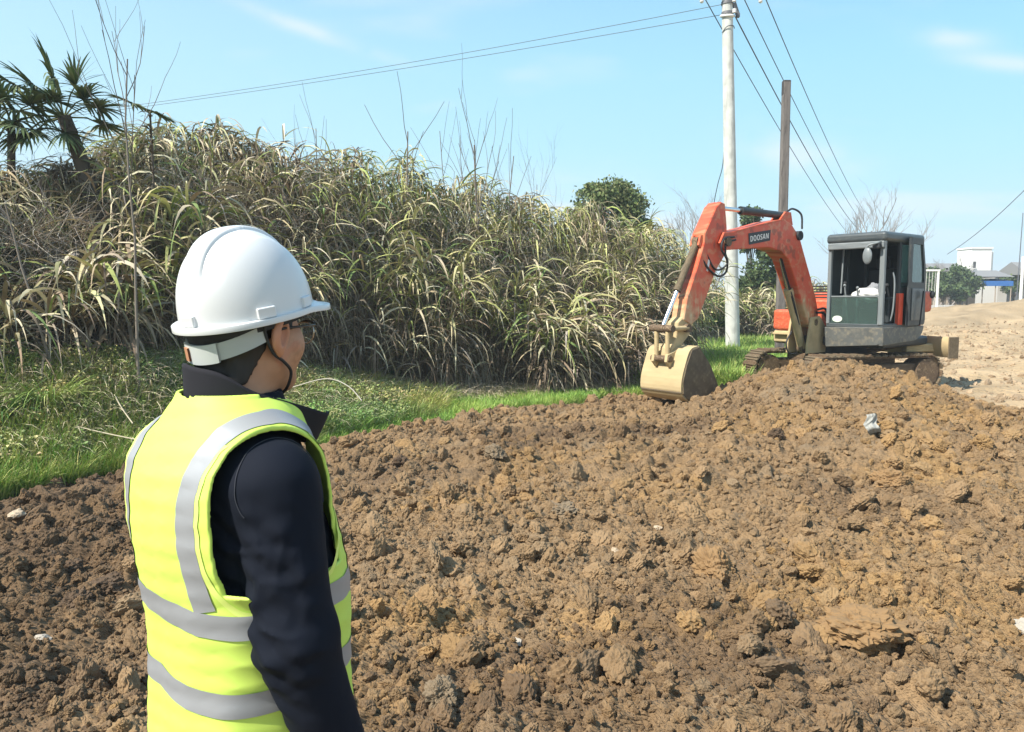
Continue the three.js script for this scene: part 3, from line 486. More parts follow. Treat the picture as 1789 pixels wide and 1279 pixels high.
  // mirror and its loop bracket
  part('mirror_bracket', tube([V(0.98, 2.44, cz1), V(0.96, 2.40, cz1 + 0.14), V(0.86, 2.36, cz1 + 0.2), V(0.80, 2.25, cz1 + 0.2), V(0.83, 2.12, cz1 + 0.2)], 0.016, 24, 7), trim, cab);
  part('mirror', new THREE.SphereGeometry(1, 18, 12).scale(0.075, 0.13, 0.035).translate(0.86, 2.20, cz1 + 0.22), trim, cab);
  part('work_lamp', box(0.12, 0.09, 0.08, 0.02).translate(0.94, 2.36, cz1 + 0.09), black, cab);
  // open door, swung back along the side of the cab
  const dr = part('door', (() => {
    const sh = new THREE.Shape(); sh.moveTo(-0.02, 1.10); sh.lineTo(-0.74, 1.10); sh.quadraticCurveTo(-0.80, 1.12, -0.80, 1.2); sh.lineTo(-0.74, 2.0); sh.lineTo(-0.58, 2.46); sh.quadraticCurveTo(-0.54, 2.52, -0.46, 2.52); sh.lineTo(-0.02, 2.52); sh.closePath();
    const w = new THREE.Path(); w.moveTo(-0.10, 1.80); w.lineTo(-0.67, 1.80); w.lineTo(-0.645, 2.04); w.lineTo(-0.52, 2.42); w.lineTo(-0.10, 2.42); w.closePath(); sh.holes.push(w);
    return new THREE.ExtrudeGeometry(sh, { depth: 0.03, bevelEnabled: true, bevelThickness: 0.008, bevelSize: 0.006, bevelSegments: 1 }).rotateY(-Math.PI / 2).rotateY(0.10).translate(1.14, 0, 0.02);
  })(), dark, cab);
  part('door_glass', (() => { const sh = new THREE.Shape([[-0.09, 1.79], [-0.68, 1.79], [-0.65, 2.05], [-0.52, 2.43], [-0.09, 2.43]].map((p) => new THREE.Vector2(...p))); return new THREE.ExtrudeGeometry(sh, { depth: 0.006, bevelEnabled: false }).rotateY(-Math.PI / 2).rotateY(0.10).translate(1.13, 0, 0.02); })(), glass, cab);
  part('door_panel', boxAt(-0.006, 0.006, 1.18, 1.70, -0.66, -0.10, 0.004).rotateY(0.10).translate(1.155, 0, 0.02), grey, cab);
  part('door_handle', merge([new THREE.SphereGeometry(0.05, 12, 10).scale(0.8, 1.3, 0.9).translate(1.20, 1.60, -0.70), rod(V(1.17, 1.1, -0.36), V(1.17, 1.66, -0.44), 0.012)]), black, cab);
  part('inner_panel', boxAt(cx1 - 0.04, cx1 + 0.02, 1.11, 1.62, 0.01, 0.16, 0.01), new THREE.MeshPhysicalMaterial({ map: cmap([214, 74, 40], 23, 0.1), roughness: 0.5 }), cab).userData.label = 'bright orange upright panel in the door opening';
  part('grab_rail', tube([V(cx1 + 0.01, 1.18, 0.42), V(cx1 + 0.04, 1.30, 0.42), V(cx1 + 0.04, 1.85, 0.40), V(cx1 + 0.01, 1.95, 0.40)], 0.013, 20, 7), trim, cab);
  // ---- slew ring and undercarriage
  upart('slew_ring', new THREE.CylinderGeometry(0.42, 0.46, 0.2, 28).translate(0, 0.66, 0), black);
  upart('track_frame', merge([boxAt(-0.55, 0.55, 0.34, 0.58, -0.72, 0.72, 0.04), boxAt(-1.0, 1.0, 0.24, 0.46, -0.88, -0.62, 0.03), boxAt(-1.0, 1.0, 0.24, 0.46, 0.62, 0.88, 0.03)]), steel);
  const N = 42, RX = 0.98, RR = 0.28, cyT = 0.32, per = 4 * RX + 2 * Math.PI * RR;
  const loop = (d) => { d = ((d % per) + per) % per; if (d < 2 * RX) return [-RX + d, cyT + RR, 0]; d -= 2 * RX; if (d < Math.PI * RR) { const a = d / RR; return [RX + Math.sin(a) * RR, cyT + Math.cos(a) * RR, -a]; } d -= Math.PI * RR; if (d < 2 * RX) return [RX - d, cyT - RR, Math.PI]; d -= 2 * RX; const a = d / RR; return [-RX - Math.sin(a) * RR, cyT - Math.cos(a) * RR, Math.PI - a]; };
  const shoeG = merge([boxAt(-0.055, 0.055, -0.012, 0.012, -0.20, 0.20, 0.004), boxAt(-0.012, 0.012, 0.012, 0.034, -0.2, 0.2, 0.004)]);
  for (const sd of [1, -1]) {
    const zc = sd * 0.775, pts = Array.from({ length: 96 }, (_, k) => loop(k / 96 * per));
    const belt = (() => { const sh = new THREE.Shape(pts.map((p) => new THREE.Vector2(p[0], p[1]))), hole = new THREE.Path(pts.map((p) => new THREE.Vector2(p[0] * 0.965, cyT + (p[1] - cyT) * 0.84)).reverse()); sh.holes.push(hole); return new THREE.ExtrudeGeometry(sh, { depth: 0.3, bevelEnabled: false }).translate(0, 0, zc - 0.15); })();
    const tr = upart('track', belt, steel); tr.userData.label = sd > 0 ? 'near crawler track half buried by the soil heap' : 'far crawler track with pale dusty end';
    const tm = tanDark;
    for (let k = 0; k < N; k++) { const [x, y, a] = loop(k / N * per); const g = shoeG.clone().rotateZ(a).translate(x, y + 0.0, zc); const o = upart('track_shoe', g, k % 3 ? tm : steel, tr); o.position.y = 0; }
    for (const [x, rr] of [[-RX, 0.22], [RX, 0.22], [-0.55, 0.1], [-0.18, 0.1], [0.18, 0.1], [0.55, 0.1]]) upart(rr > 0.2 ? 'idler_wheel' : 'roller', new THREE.CylinderGeometry(rr, rr, 0.34, 20).rotateX(Math.PI / 2).translate(x, rr > 0.2 ? cyT : 0.16, zc), steel, tr);
  }
  const blade_ = upart('dozer_blade', (() => { const sh = new THREE.Shape(); sh.moveTo(1.48, 0.88); sh.quadraticCurveTo(1.40, 0.72, 1.54, 0.54); sh.lineTo(1.58, 0.54); sh.quadraticCurveTo(1.46, 0.72, 1.52, 0.88); sh.closePath(); return new THREE.ExtrudeGeometry(sh, { depth: 1.84, bevelEnabled: true, bevelThickness: 0.01, bevelSize: 0.006, bevelSegments: 1 }).translate(0, 0, -0.92); })(), dusty);
  for (const z of [-0.935, 0.935]) upart('end_plate', boxAt(1.40, 1.60, 0.53, 0.89, z - 0.012, z + 0.012, 0.006), tanDark, blade_);
  for (const z of [-0.5, 0.5]) upart('blade_arm', boxAt(0.9, 1.50, 0.62, 0.76, z - 0.06, z + 0.06, 0.02), dusty, blade_);
  upart('blade_cylinder', rod(V(0.55, 0.6, 0), V(1.46, 0.74, 0), 0.05), steel, blade_);
}

// ================= VEGETATION =================
const leafMat = new THREE.MeshPhysicalMaterial({ vertexColors: true, roughness: 0.72, side: THREE.DoubleSide, transmission: 0.22, thickness: 0, specularIntensity: 0.5 });
const twigMat = new THREE.MeshStandardMaterial({ vertexColors: true, roughness: 0.95 });
const STRAW = [[0.539, 0.454, 0.270], [0.613, 0.539, 0.356], [0.416, 0.332, 0.196], [0.490, 0.416, 0.282], [0.686, 0.613, 0.429]];
const DEAD = [[0.218, 0.164, 0.109], [0.298, 0.243, 0.178], [0.168, 0.124, 0.085], [0.358, 0.308, 0.249], [0.259, 0.188, 0.124]];
const GREEN = [[0.225, 0.285, 0.075], [0.315, 0.360, 0.105], [0.420, 0.435, 0.150], [0.150, 0.217, 0.068], [0.510, 0.495, 0.210]];
const LUSH = [[0.264, 0.420, 0.078], [0.360, 0.516, 0.102], [0.192, 0.324, 0.066], [0.480, 0.576, 0.156], [0.528, 0.528, 0.216]];
const YELLOW = [[0.455, 0.446, 0.168], [0.535, 0.495, 0.218], [0.356, 0.386, 0.119], [0.574, 0.515, 0.277], [0.257, 0.307, 0.089]];
const pick = (r, a) => a[Math.floor(r() * a.length)];
const vary = (r, c, k = 0.25) => { const s = 1 + (r() - 0.5) * 2 * k; return [c[0] * s, c[1] * s * (1 + (r() - 0.5) * 0.08), c[2] * s]; };

// a reed clump: canes with long arching leaves, dead ones hanging low
function reeds(bl, bs, r, x, z, H, R, n, mixGreen, wide = 0.03) {
  const canes = Math.max(3, Math.round(n / 14)), gy = ground(x, z);
  for (let c = 0; c < canes; c++) {
    const a = r() * 6.28, d = R * Math.sqrt(r()) * 0.75, bx = x + Math.cos(a) * d, bz = z + Math.sin(a) * d, by = ground(bx, bz);
    const h = (gy + H - by) * (0.62 + 0.38 * r()) * (1 - 0.22 * (d / R) ** 2), lx = Math.cos(a) * 0.22 * d / R + (r() - 0.5) * 0.25, lz = Math.sin(a) * 0.22 * d / R + (r() - 0.5) * 0.25;
    const P = (t) => V(bx + lx * h * t * t, by + h * 0.93 * t - 0.05 * t * t, bz + lz * h * t * t);
    stick(bs, [P(0), P(0.35), P(0.7), P(1)], 0.011, 0.004, vary(r, pick(r, DEAD)).map((v) => v * 0.6), 3);
    for (let k = 0; k < 14; k++) {
      const low = r() < 0.34, t = low ? 0.18 + 0.5 * r() : 0.5 + 0.5 * Math.sqrt(r()), p = P(t), az = a + (r() - 0.5) * 3.6;
      const green = !low && r() < mixGreen * (0.55 + 0.6 * t), up = low ? 0.1 + 0.5 * r() : 0.7 + 0.9 * r();
      const col = vary(r, green ? pick(r, GREEN) : low ? pick(r, r() < 0.72 ? DEAD : STRAW) : pick(r, r() < 0.62 ? STRAW : DEAD)), tip = green && r() < 0.5 ? vary(r, pick(r, STRAW)) : col;
      blade(bl, r, [p.x, p.y, p.z], [Math.cos(az), up, Math.sin(az)], (low ? 0.5 : 0.55) + 0.55 * r(), wide * (0.55 + 0.75 * r()) * (low ? 0.8 : 1), low ? 2.2 + 3 * r() : 1.7 + 2.4 * r(), col, tip, 7, 0.7, r() < 0.2 ? 0.8 + r() : 0);
    }
  }
}
// thin curling dead vines
function vines(b, r, x, z, y0, y1, R, n) {
  for (let k = 0; k < n; k++) {
    const p = V(x + (r() - 0.5) * 2 * R, mix(y0, y1, r()), z + (r() - 0.5) * R), d = V(r() - 0.5, r() - 0.3, r() - 0.5).normalize(), pts = [p.clone()], ax = V(r() - 0.5, r() - 0.5, r() - 0.5), L = 0.25 + 0.7 * r();
    for (let s = 0; s < 6; s++) { d.applyAxisAngle(ax.clone().normalize(), (r() - 0.25) * 0.75); d.y -= 0.06; d.normalize(); p.addScaledVector(d, L / 6); pts.push(p.clone()); }
    stick(b, pts, 0.0055, 0.002, vary(r, pick(r, r() < 0.5 ? [[0.42, 0.38, 0.33], [0.34, 0.30, 0.26]] : DEAD)), 3);
  }
}
const topAt = lut([[-400, 300], [0, 315], [110, 300], [190, 270], [250, 238], [350, 214], [440, 240], [520, 262], [600, 282], [680, 280], [750, 298], [820, 318], [900, 352], [960, 384], [1020, 372], [1080, 380], [1140, 402], [1200, 436], [1260, 470], [1320, 500]]);
const backAt = (px) => { const d0 = lut([[-400, 6.2], [0, 8.1], [250, 9.4], [500, 10.9], [700, 12.2], [900, 13.2], [1100, 14.3], [1200, 16], [1320, 21]])(px); return d0; };
{
  const r = rng(901);
  const bl = new Buf(), bs = new Buf(), root = new THREE.Group(); root.name = 'reed_thicket'; scene.add(root);
  tag(root, 'dense tangle of half dry silver grass and reeds closing off the left side', 'reed thicket', null, 'stuff');
  for (let k = 0; k < 150; k++) {
    const px = mix(-330, 1205, (k + r()) / 150), row = k % 3, d = backAt(px) + 0.5 + row * 0.75 + 0.6 * r(), x = (px - 894.5) / FOCAL * d, z = -d;
    const top = EYE + (HORIZON - topAt(px) - 8 - 24 * r() + (row === 0 ? 55 : 0)) * d / FOCAL, H = Math.max(0.8, top - ground(x, z));
    reeds(bl, bs, r, x, z, H, 0.62, row === 2 ? 150 : 190, px > 560 ? 0.62 : 0.36, d > 12 ? 0.034 : 0.031);
  }
  for (let k = 0; k < 46; k++) {   // brush beyond the excavator
    const px = mix(1190, 1450, (k + r()) / 46), d = 25 + 5 * r(), x = (px - 894.5) / FOCAL * d, z = -d, top = EYE + (HORIZON - mix(470, 505, r())) * d / FOCAL;
    reeds(bl, bs, r, x, z, Math.max(0.8, top - ground(x, z)), 0.9, 130, 0.5, 0.05);
  }
  // the outer face: leaves that spill over one another and hang down the front in mounds
  for (let k = 0; k < 36000; k++) {
    const px = mix(-120, 1205, r()), h = Math.pow(r(), 1.25), d0 = backAt(px) + 0.55, top = EYE + (HORIZON - topAt(px) - 6) * d0 / FOCAL;
    const mound = 0.55 * fbm(px / 95, h * 3.2 + 5, 3) + 0.50 * Math.pow(h, 1.6) - 0.25 * sstep(0.35, 0.0, h), d = d0 - 0.28 + mound + 0.35 * r() * r(), x = (px - 894.5) / FOCAL * d, z = -d, g = ground(x, z), y = g + 0.12 + (top - g) * h * (0.95 + 0.09 * n2(px / 40, 2));
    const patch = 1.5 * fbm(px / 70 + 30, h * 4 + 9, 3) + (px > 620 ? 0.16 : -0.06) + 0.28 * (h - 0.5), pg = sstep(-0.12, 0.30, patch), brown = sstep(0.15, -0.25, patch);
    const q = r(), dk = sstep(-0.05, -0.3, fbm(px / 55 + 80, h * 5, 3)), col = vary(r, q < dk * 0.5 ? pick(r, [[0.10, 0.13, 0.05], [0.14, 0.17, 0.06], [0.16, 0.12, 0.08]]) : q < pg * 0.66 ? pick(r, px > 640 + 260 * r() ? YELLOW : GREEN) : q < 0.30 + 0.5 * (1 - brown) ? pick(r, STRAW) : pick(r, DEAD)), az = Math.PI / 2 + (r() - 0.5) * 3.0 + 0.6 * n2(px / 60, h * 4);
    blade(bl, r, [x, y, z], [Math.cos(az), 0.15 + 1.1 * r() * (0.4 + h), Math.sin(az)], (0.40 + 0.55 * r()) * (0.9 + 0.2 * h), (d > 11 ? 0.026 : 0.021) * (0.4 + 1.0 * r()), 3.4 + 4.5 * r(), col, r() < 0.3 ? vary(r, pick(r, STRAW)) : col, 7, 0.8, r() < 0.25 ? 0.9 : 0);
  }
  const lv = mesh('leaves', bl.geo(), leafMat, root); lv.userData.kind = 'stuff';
  const st = mesh('canes', bs.geo(), twigMat, root); st.userData.kind = 'stuff';
  const vb = new Buf();
  for (let k = 0; k < 130; k++) { const px = mix(-40, 1180, Math.pow(r(), 1.15)), d = backAt(px) - 0.05 + 0.4 * r(), x = (px - 894.5) / FOCAL * d, z = -d, g = ground(x, z), top = EYE + (HORIZON - topAt(px)) * d / FOCAL; vines(vb, r, x, z, g + 0.05, g + (top - g) * 0.75, 0.55, 60); }
  const vn = mesh('dead_vines', vb.geo(), twigMat, root); vn.userData.kind = 'stuff';

  // clumps that stand forward of the tangle, each on its own
  const clumps = [
    [175, 470, 8.6, 430, 0.52, 0.35, 0.048, 'drooping reed clump with broad tan leaves behind and left of the helmet'],
    [60, 545, 7.9, 330, 0.5, 0.25, 0.04, 'low brown reed clump at the far left edge above the green bank'],
    [330, 330, 9.6, 520, 0.6, 0.45, 0.042, 'tall yellow green reed clump whose top rises right above the helmet'],
    [470, 430, 10.2, 420, 0.55, 0.3, 0.034, 'grey straw reed clump just right of the helmet top'],
    [620, 380, 11.2, 420, 0.55, 0.55, 0.034, 'greenish reed clump under the bare sapling with one side branch'],
    [760, 440, 12.0, 520, 0.62, 0.6, 0.038, 'tall olive and straw reed clump left of the two tallest saplings'],
    [730, 590, 11.7, 260, 0.42, 0.12, 0.032, 'dead grey reed clump hanging low in the shaded middle of the hedge'],
    [880, 500, 12.8, 480, 0.6, 0.65, 0.038, 'bright yellow green reed clump in the middle of the hedge'],
    [960, 570, 12.6, 620, 0.7, 0.45, 0.046, 'wide drooping reed clump with long pale leaves nearest the bucket'],
    [1055, 470, 13.8, 480, 0.62, 0.62, 0.036, 'yellow reed clump below the round evergreen tree'],
    [1080, 600, 13.0, 420, 0.55, 0.2, 0.04, 'straw reed clump leaning right, just left of the bucket'],
    [1150, 480, 14.6, 420, 0.6, 0.3, 0.03, 'fine brown reed clump behind the excavator bucket cylinder'],
  ];
  clumps.forEach(([px, py, d, n, R, gr, wd, label], k) => {
    const x = (px - 894.5) / FOCAL * d, z = -d, gy = ground(x, z), top = EYE + (HORIZON - py + 70) * d / FOCAL, a = new Buf(), b = new Buf(), rr = rng(300 + k);
    reeds(a, b, rr, x, z, Math.max(0.7, top - gy), R, n, gr, wd);
    const t = thing('reed_clump', label, 'reed clump', [x, gy, z], 0, 'reed clumps standing out of the hedge');
    mesh('leaves', a.geo().translate(-x, -gy, -z), leafMat, t).userData.kind = 'stuff'; mesh('canes', b.geo().translate(-x, -gy, -z), twigMat, t).userData.kind = 'stuff';
  });
}
// ---------- grass ----------
{
  const r = rng(44);
  const tuft = (n, h, w, pal, spread, sag) => { const b = new Buf(); for (let k = 0; k < n; k++) { const a = r() * 6.28, d = spread * Math.sqrt(r()); blade(b, r, [Math.cos(a) * d, -0.02, Math.sin(a) * d], [Math.cos(a + r() - 0.5), 1.1 + 1.6 * r(), Math.sin(a + r() - 0.5)], h * (0.5 + 0.8 * r()), w, sag * (0.6 + r()), vary(r, pick(r, pal)), vary(r, pick(r, pal)), 4, 0.4); } return b.geo(); };
  const leafy = (n, h, pal) => { const b = new Buf(); for (let k = 0; k < n; k++) { const a = r() * 6.28, y = h * Math.pow(r(), 0.7), d = 0.05 + 0.10 * r(), L = 0.016 + 0.022 * r(), e = r() * 6.28, c = vary(r, pick(r, pal)), x = Math.cos(a) * d, z = Math.sin(a) * d, dx = Math.cos(e) * L, dz = Math.sin(e) * L, t = (r() - 0.5) * L; const A = b.v(x, y, z, c), B = b.v(x + dx * 0.5 - dz * 0.35, y + t * 0.5 + 0.012, z + dz * 0.5 + dx * 0.35, c), C = b.v(x + dx, y + t, z + dz, c), D = b.v(x + dx * 0.5 + dz * 0.35, y + t * 0.5 + 0.012, z + dz * 0.5 - dx * 0.35, c); b.tri(A, B, D); b.tri(B, C, D); } return b.geo(); };
  const place = (name, label, cat, geo, list) => {
    const m = new THREE.InstancedMesh(geo, leafMat, list.length), M = new THREE.Matrix4(), Q = new THREE.Quaternion(), E = new THREE.Euler(), c = new THREE.Color();
    list.forEach(([x, z, s, tint], k) => { E.set((r() - 0.5) * 0.3, r() * 6.28, (r() - 0.5) * 0.3); Q.setFromEuler(E); M.compose(V(x, ground(x, z), z), Q, V(s, s * (0.8 + 0.4 * r()), s)); m.setMatrixAt(k, M); m.setColorAt(k, c.setRGB(...tint)); });
    m.name = name; m.castShadow = m.receiveShadow = true; tag(m, label, cat, null, 'stuff'); scene.add(m);
  };
  const area = (n, test) => { const o = []; let guard = 0; while (o.length < n && guard++ < n * 30) { const q = test(); if (q) o.push(q); } return o; };
  const tint = (x, z, a = 0.3) => { const n = fbm(x * 1.3 + 8, z * 1.3, 4); return [clamp(1 + a * 1.5 * n + (r() - 0.5) * 0.3, 0.4, 1.6), clamp(1 + a * n * 0.6 + (r() - 0.5) * 0.25, 0.4, 1.6), clamp(1 + a * n + (r() - 0.5) * 0.3, 0.4, 1.6)]; };
  const front = (x, z) => soilIn(x, z) < 0.06;
  place('lawn_grass', 'short bright green grass between the soil and the reeds', 'grass', tuft(18, 0.13, 0.007, LUSH, 0.07, 3), area(16000, () => { const x = mix(-4.5, 5.2, r()), z = mix(-14.5, -6.5, r()); return front(x, z) && z > hedgeZ(x) - 0.3 && fbm(x * 1.2, z * 1.2, 3) > -0.3 ? [x, z, 0.7 + 0.6 * r(), tint(x, z)] : null; }));
  place('meadow_grass', 'sunlit green grass behind the bucket around the concrete pole', 'grass', tuft(16, 0.24, 0.014, LUSH, 0.14, 2.5), area(13000, () => { const z = mix(-30, -13, Math.sqrt(r())), x = mix(2.2, 9.5, r()); const px = 894.5 + x / -z * FOCAL; return px > 1130 && px < 1420 && !(x > 4.2 && z > -14.6) ? [x, z, 0.8 + 0.8 * r(), tint(x, z, 0.25)] : null; }));
  place('bank_grass', 'fresh green grass along the soil edge at far left', 'grass', tuft(18, 0.24, 0.010, LUSH, 0.09, 3.5), area(9000, () => { const x = mix(-8, -2.2, r()), z = mix(-8.8, -3.6, r()); return front(x, z) && edgeZ(x) - z < 1.3 + 0.8 * fbm(x * 1.4, z * 1.4, 3) ? [x, z, 0.6 + 0.7 * r(), tint(x, z)] : null; }));
  place('bank_weeds', 'low mossy weeds with small leaves covering the left bank', 'weeds', leafy(120, 0.17, [...GREEN, ...GREEN, [0.36, 0.37, 0.15], [0.44, 0.42, 0.20], [0.24, 0.30, 0.09], [0.16, 0.22, 0.06]]), area(1500, () => { const x = mix(-8, -1.4, r()), z = mix(-11, -4.5, r()); const t = edgeZ(x) - z; return t > 0.55 && z > hedgeZ(x) - 0.8 ? [x, z, 0.6 + 0.9 * r(), tint(x, z, 0.5)] : null; }));
  place('rough_grass', 'rough yellowish grass mixed through the weeds of the left bank', 'grass', tuft(22, 0.27, 0.009, [...GREEN, ...LUSH, ...LUSH, ...STRAW], 0.10, 4), area(11000, () => { const x = mix(-8, -1.0, r()), z = mix(-11.5, -4.8, r()); const t = edgeZ(x) - z; return t > 0.5 && z > hedgeZ(x) - 0.9 ? [x, z, 0.5 + 0.8 * r(), tint(x, z, 0.6)] : null; }));
  place('dry_litter', 'dry straw and dead stems strewn over the left bank', 'dry grass', tuft(9, 0.30, 0.006, [...DEAD, ...STRAW], 0.16, 6), area(7500, () => { const x = mix(-8, 2.6, r()), z = mix(-13.6, -5, r()); const t = edgeZ(x) - z; return t > 0.7 && z > hedgeZ(x) - 0.7 && z < hedgeZ(x) + (x < -2 ? 2.4 : 0.9) ? [x, z, 0.6 + 0.9 * r(), [1, 1, 1]] : null; }));

  // single tufts and stalks that stand out
  const tuftThing = (px, py, d, n, h, w, pal, label, name = 'grass_tuft') => { const p = at(px, py, d), gy = ground(p.x, p.z), b = new Buf(), q = rng(px * 7 + 1); for (let k = 0; k < n; k++) { const a = q() * 6.28; blade(b, q, [Math.cos(a) * 0.06 * q(), 0, Math.sin(a) * 0.06 * q()], [Math.cos(a), 1.0 + 1.7 * q(), Math.sin(a)], h * (0.6 + 0.6 * q()), w, 1.9 + 1.6 * q(), vary(q, pick(q, pal)), vary(q, pick(q, pal)), 7, 0.3); } const o = mesh(name, b.geo(), leafMat); o.position.set(p.x, gy, p.z); o.userData.kind = undefined; delete o.userData.kind; tag(o, label, 'grass tuft', 'single tufts on the left bank'); };
  tuftThing(85, 690, 7.2, 240, 0.72, 0.011, [...LUSH, [0.26, 0.33, 0.08], [0.36, 0.36, 0.15]], 'bright green fountain of grass on the left bank below the leaning stem');
  tuftThing(8, 740, 6.9, 170, 0.55, 0.02, [[0.06, 0.15, 0.03], [0.10, 0.2, 0.04]], 'dark green leafy tuft cut by the left edge of the picture');
  tuftThing(690, 640, 12.0, 90, 0.6, 0.02, [[0.05, 0.13, 0.03], [0.08, 0.17, 0.035]], 'dark green weed at the foot of the reeds right of the worker');
  const stalk = (pts, rad, label, c = [0.42, 0.37, 0.26]) => { const q = pts.map(([px, py, d, dy = 0.03]) => { const p = at(px, py, d); return V(p.x, Math.max(p.y, ground(p.x, p.z) + dy), p.z); }), g = tube(q, rad, 24, 5), o = mesh('dry_stalk', g, mat(c, 0.85)); tag(o, label, 'stalk', 'bleached stalks lying about'); };
  stalk([[128, 746, 6.9], [170, 728, 7.2, 0.2], [225, 722, 7.5, 0.1]], 0.006, 'bent pale stalk lying on the left bank, upper of the two beside the vest');
  stalk([[130, 744, 6.9], [180, 756, 6.8, 0.1], [238, 768, 6.6]], 0.006, 'pale straight stalk on the left bank, lower of the two beside the vest');
  stalk([[200, 690, 7.4], [212, 712, 7.2, 0.1], [232, 740, 7.0]], 0.007, 'short grey stalk sloping down toward the worker\'s left shoulder');
  stalk([[478, 690, 8.9], [520, 674, 8.6, 0.3], [575, 662, 8.5, 0.5], [610, 676, 8.4, 0.3], [632, 700, 8.3]], 0.007, 'arching pale stalk over the grass at the worker\'s collar', [0.42, 0.39, 0.32]);
  for (const [k, a] of [[0, [[880, 686, 12.9], [960, 676, 12.8, 0.1], [1060, 688, 12.6, 0.06], [1120, 692, 12.4]]], [1, [[905, 695, 12.5], [990, 684, 12.4, 0.08], [1100, 684, 12.3, 0.06]]], [2, [[930, 680, 12.9], [985, 690, 12.5, 0.07], [1030, 702, 12.2]]]]) stalk(a, 0.012, ['long pale stalk lying toward the bucket, rearmost', 'long pale stalk lying toward the bucket, middle one', 'short pale stalk crossing the two long ones left of the bucket'][k], [0.50, 0.45, 0.34]);
}
// ---------- bare saplings and trees ----------
function branches(b, r, p, d, L, rad, depth, col, spread = 0.55, upk = 0.12, wig = 0.25) {
  const pts = [p.clone()], q = p.clone(), dd = d.clone(), n = 4;
  for (let s = 0; s < n; s++) { dd.x += (r() - 0.5) * wig; dd.z += (r() - 0.5) * wig; dd.y += upk * 0.5; dd.normalize(); q.addScaledVector(dd, L / n); pts.push(q.clone()); }
  stick(b, pts, rad, rad * 0.55, col, rad > 0.02 ? 6 : 3);
  if (depth <= 0) return;
  const kids = 2 + Math.floor(r() * 2.4);
  for (let k = 0; k < kids; k++) { const t = 0.35 + 0.65 * (k + r()) / kids, i = Math.min(n - 1, Math.floor(t * n)), o = pts[i].clone().lerp(pts[i + 1], t * n - i), a = r() * 6.28, nd = dd.clone().add(V(Math.cos(a), 0.1 + upk, Math.sin(a)).multiplyScalar(spread * (0.7 + 0.6 * r()))).normalize(); branches(b, r, o, nd, L * (0.5 + 0.28 * r()), rad * 0.52, depth - 1, col, spread, upk, wig); }
}
function bareTree(name, label, cat, base, H, rad, depth, seed, col, group, spread = 0.6, lean = [0, 0], forks = 5, firstAt = 0.35) {
  const r = rng(seed), t = thing(name, label, cat, [base.x, base.y, base.z], 0, group), bt = new Buf(), bb = new Buf(), pts = [];
  for (let s = 0; s <= 6; s++) { const k = s / 6; pts.push(V(lean[0] * k * H + (r() - 0.5) * 0.02 * H * k, k * H * (depth > 3 ? 0.62 : 0.95) - 0.05, lean[1] * k * H)); }
  stick(bt, pts, rad, rad * 0.4, col, 7);
  for (let f = 0; f < forks; f++) { const k = firstAt + (0.98 - firstAt) * (f + r() * 0.6) / forks, i = Math.min(5, Math.floor(k * 6)), o = pts[i].clone().lerp(pts[i + 1], k * 6 - i), a = f * 2.4 + r(), d = V(Math.cos(a) * spread, 0.9, Math.sin(a) * spread).normalize(); branches(bb, r, o, d, H * (0.26 + 0.14 * r()) * (1.15 - 0.5 * k), rad * 0.5 * (1.1 - 0.5 * k), depth - 1, col, spread * 0.85); }
  mesh('trunk', bt.geo(), twigMat, t); mesh('branches', bb.geo(), twigMat, t); return t;
}
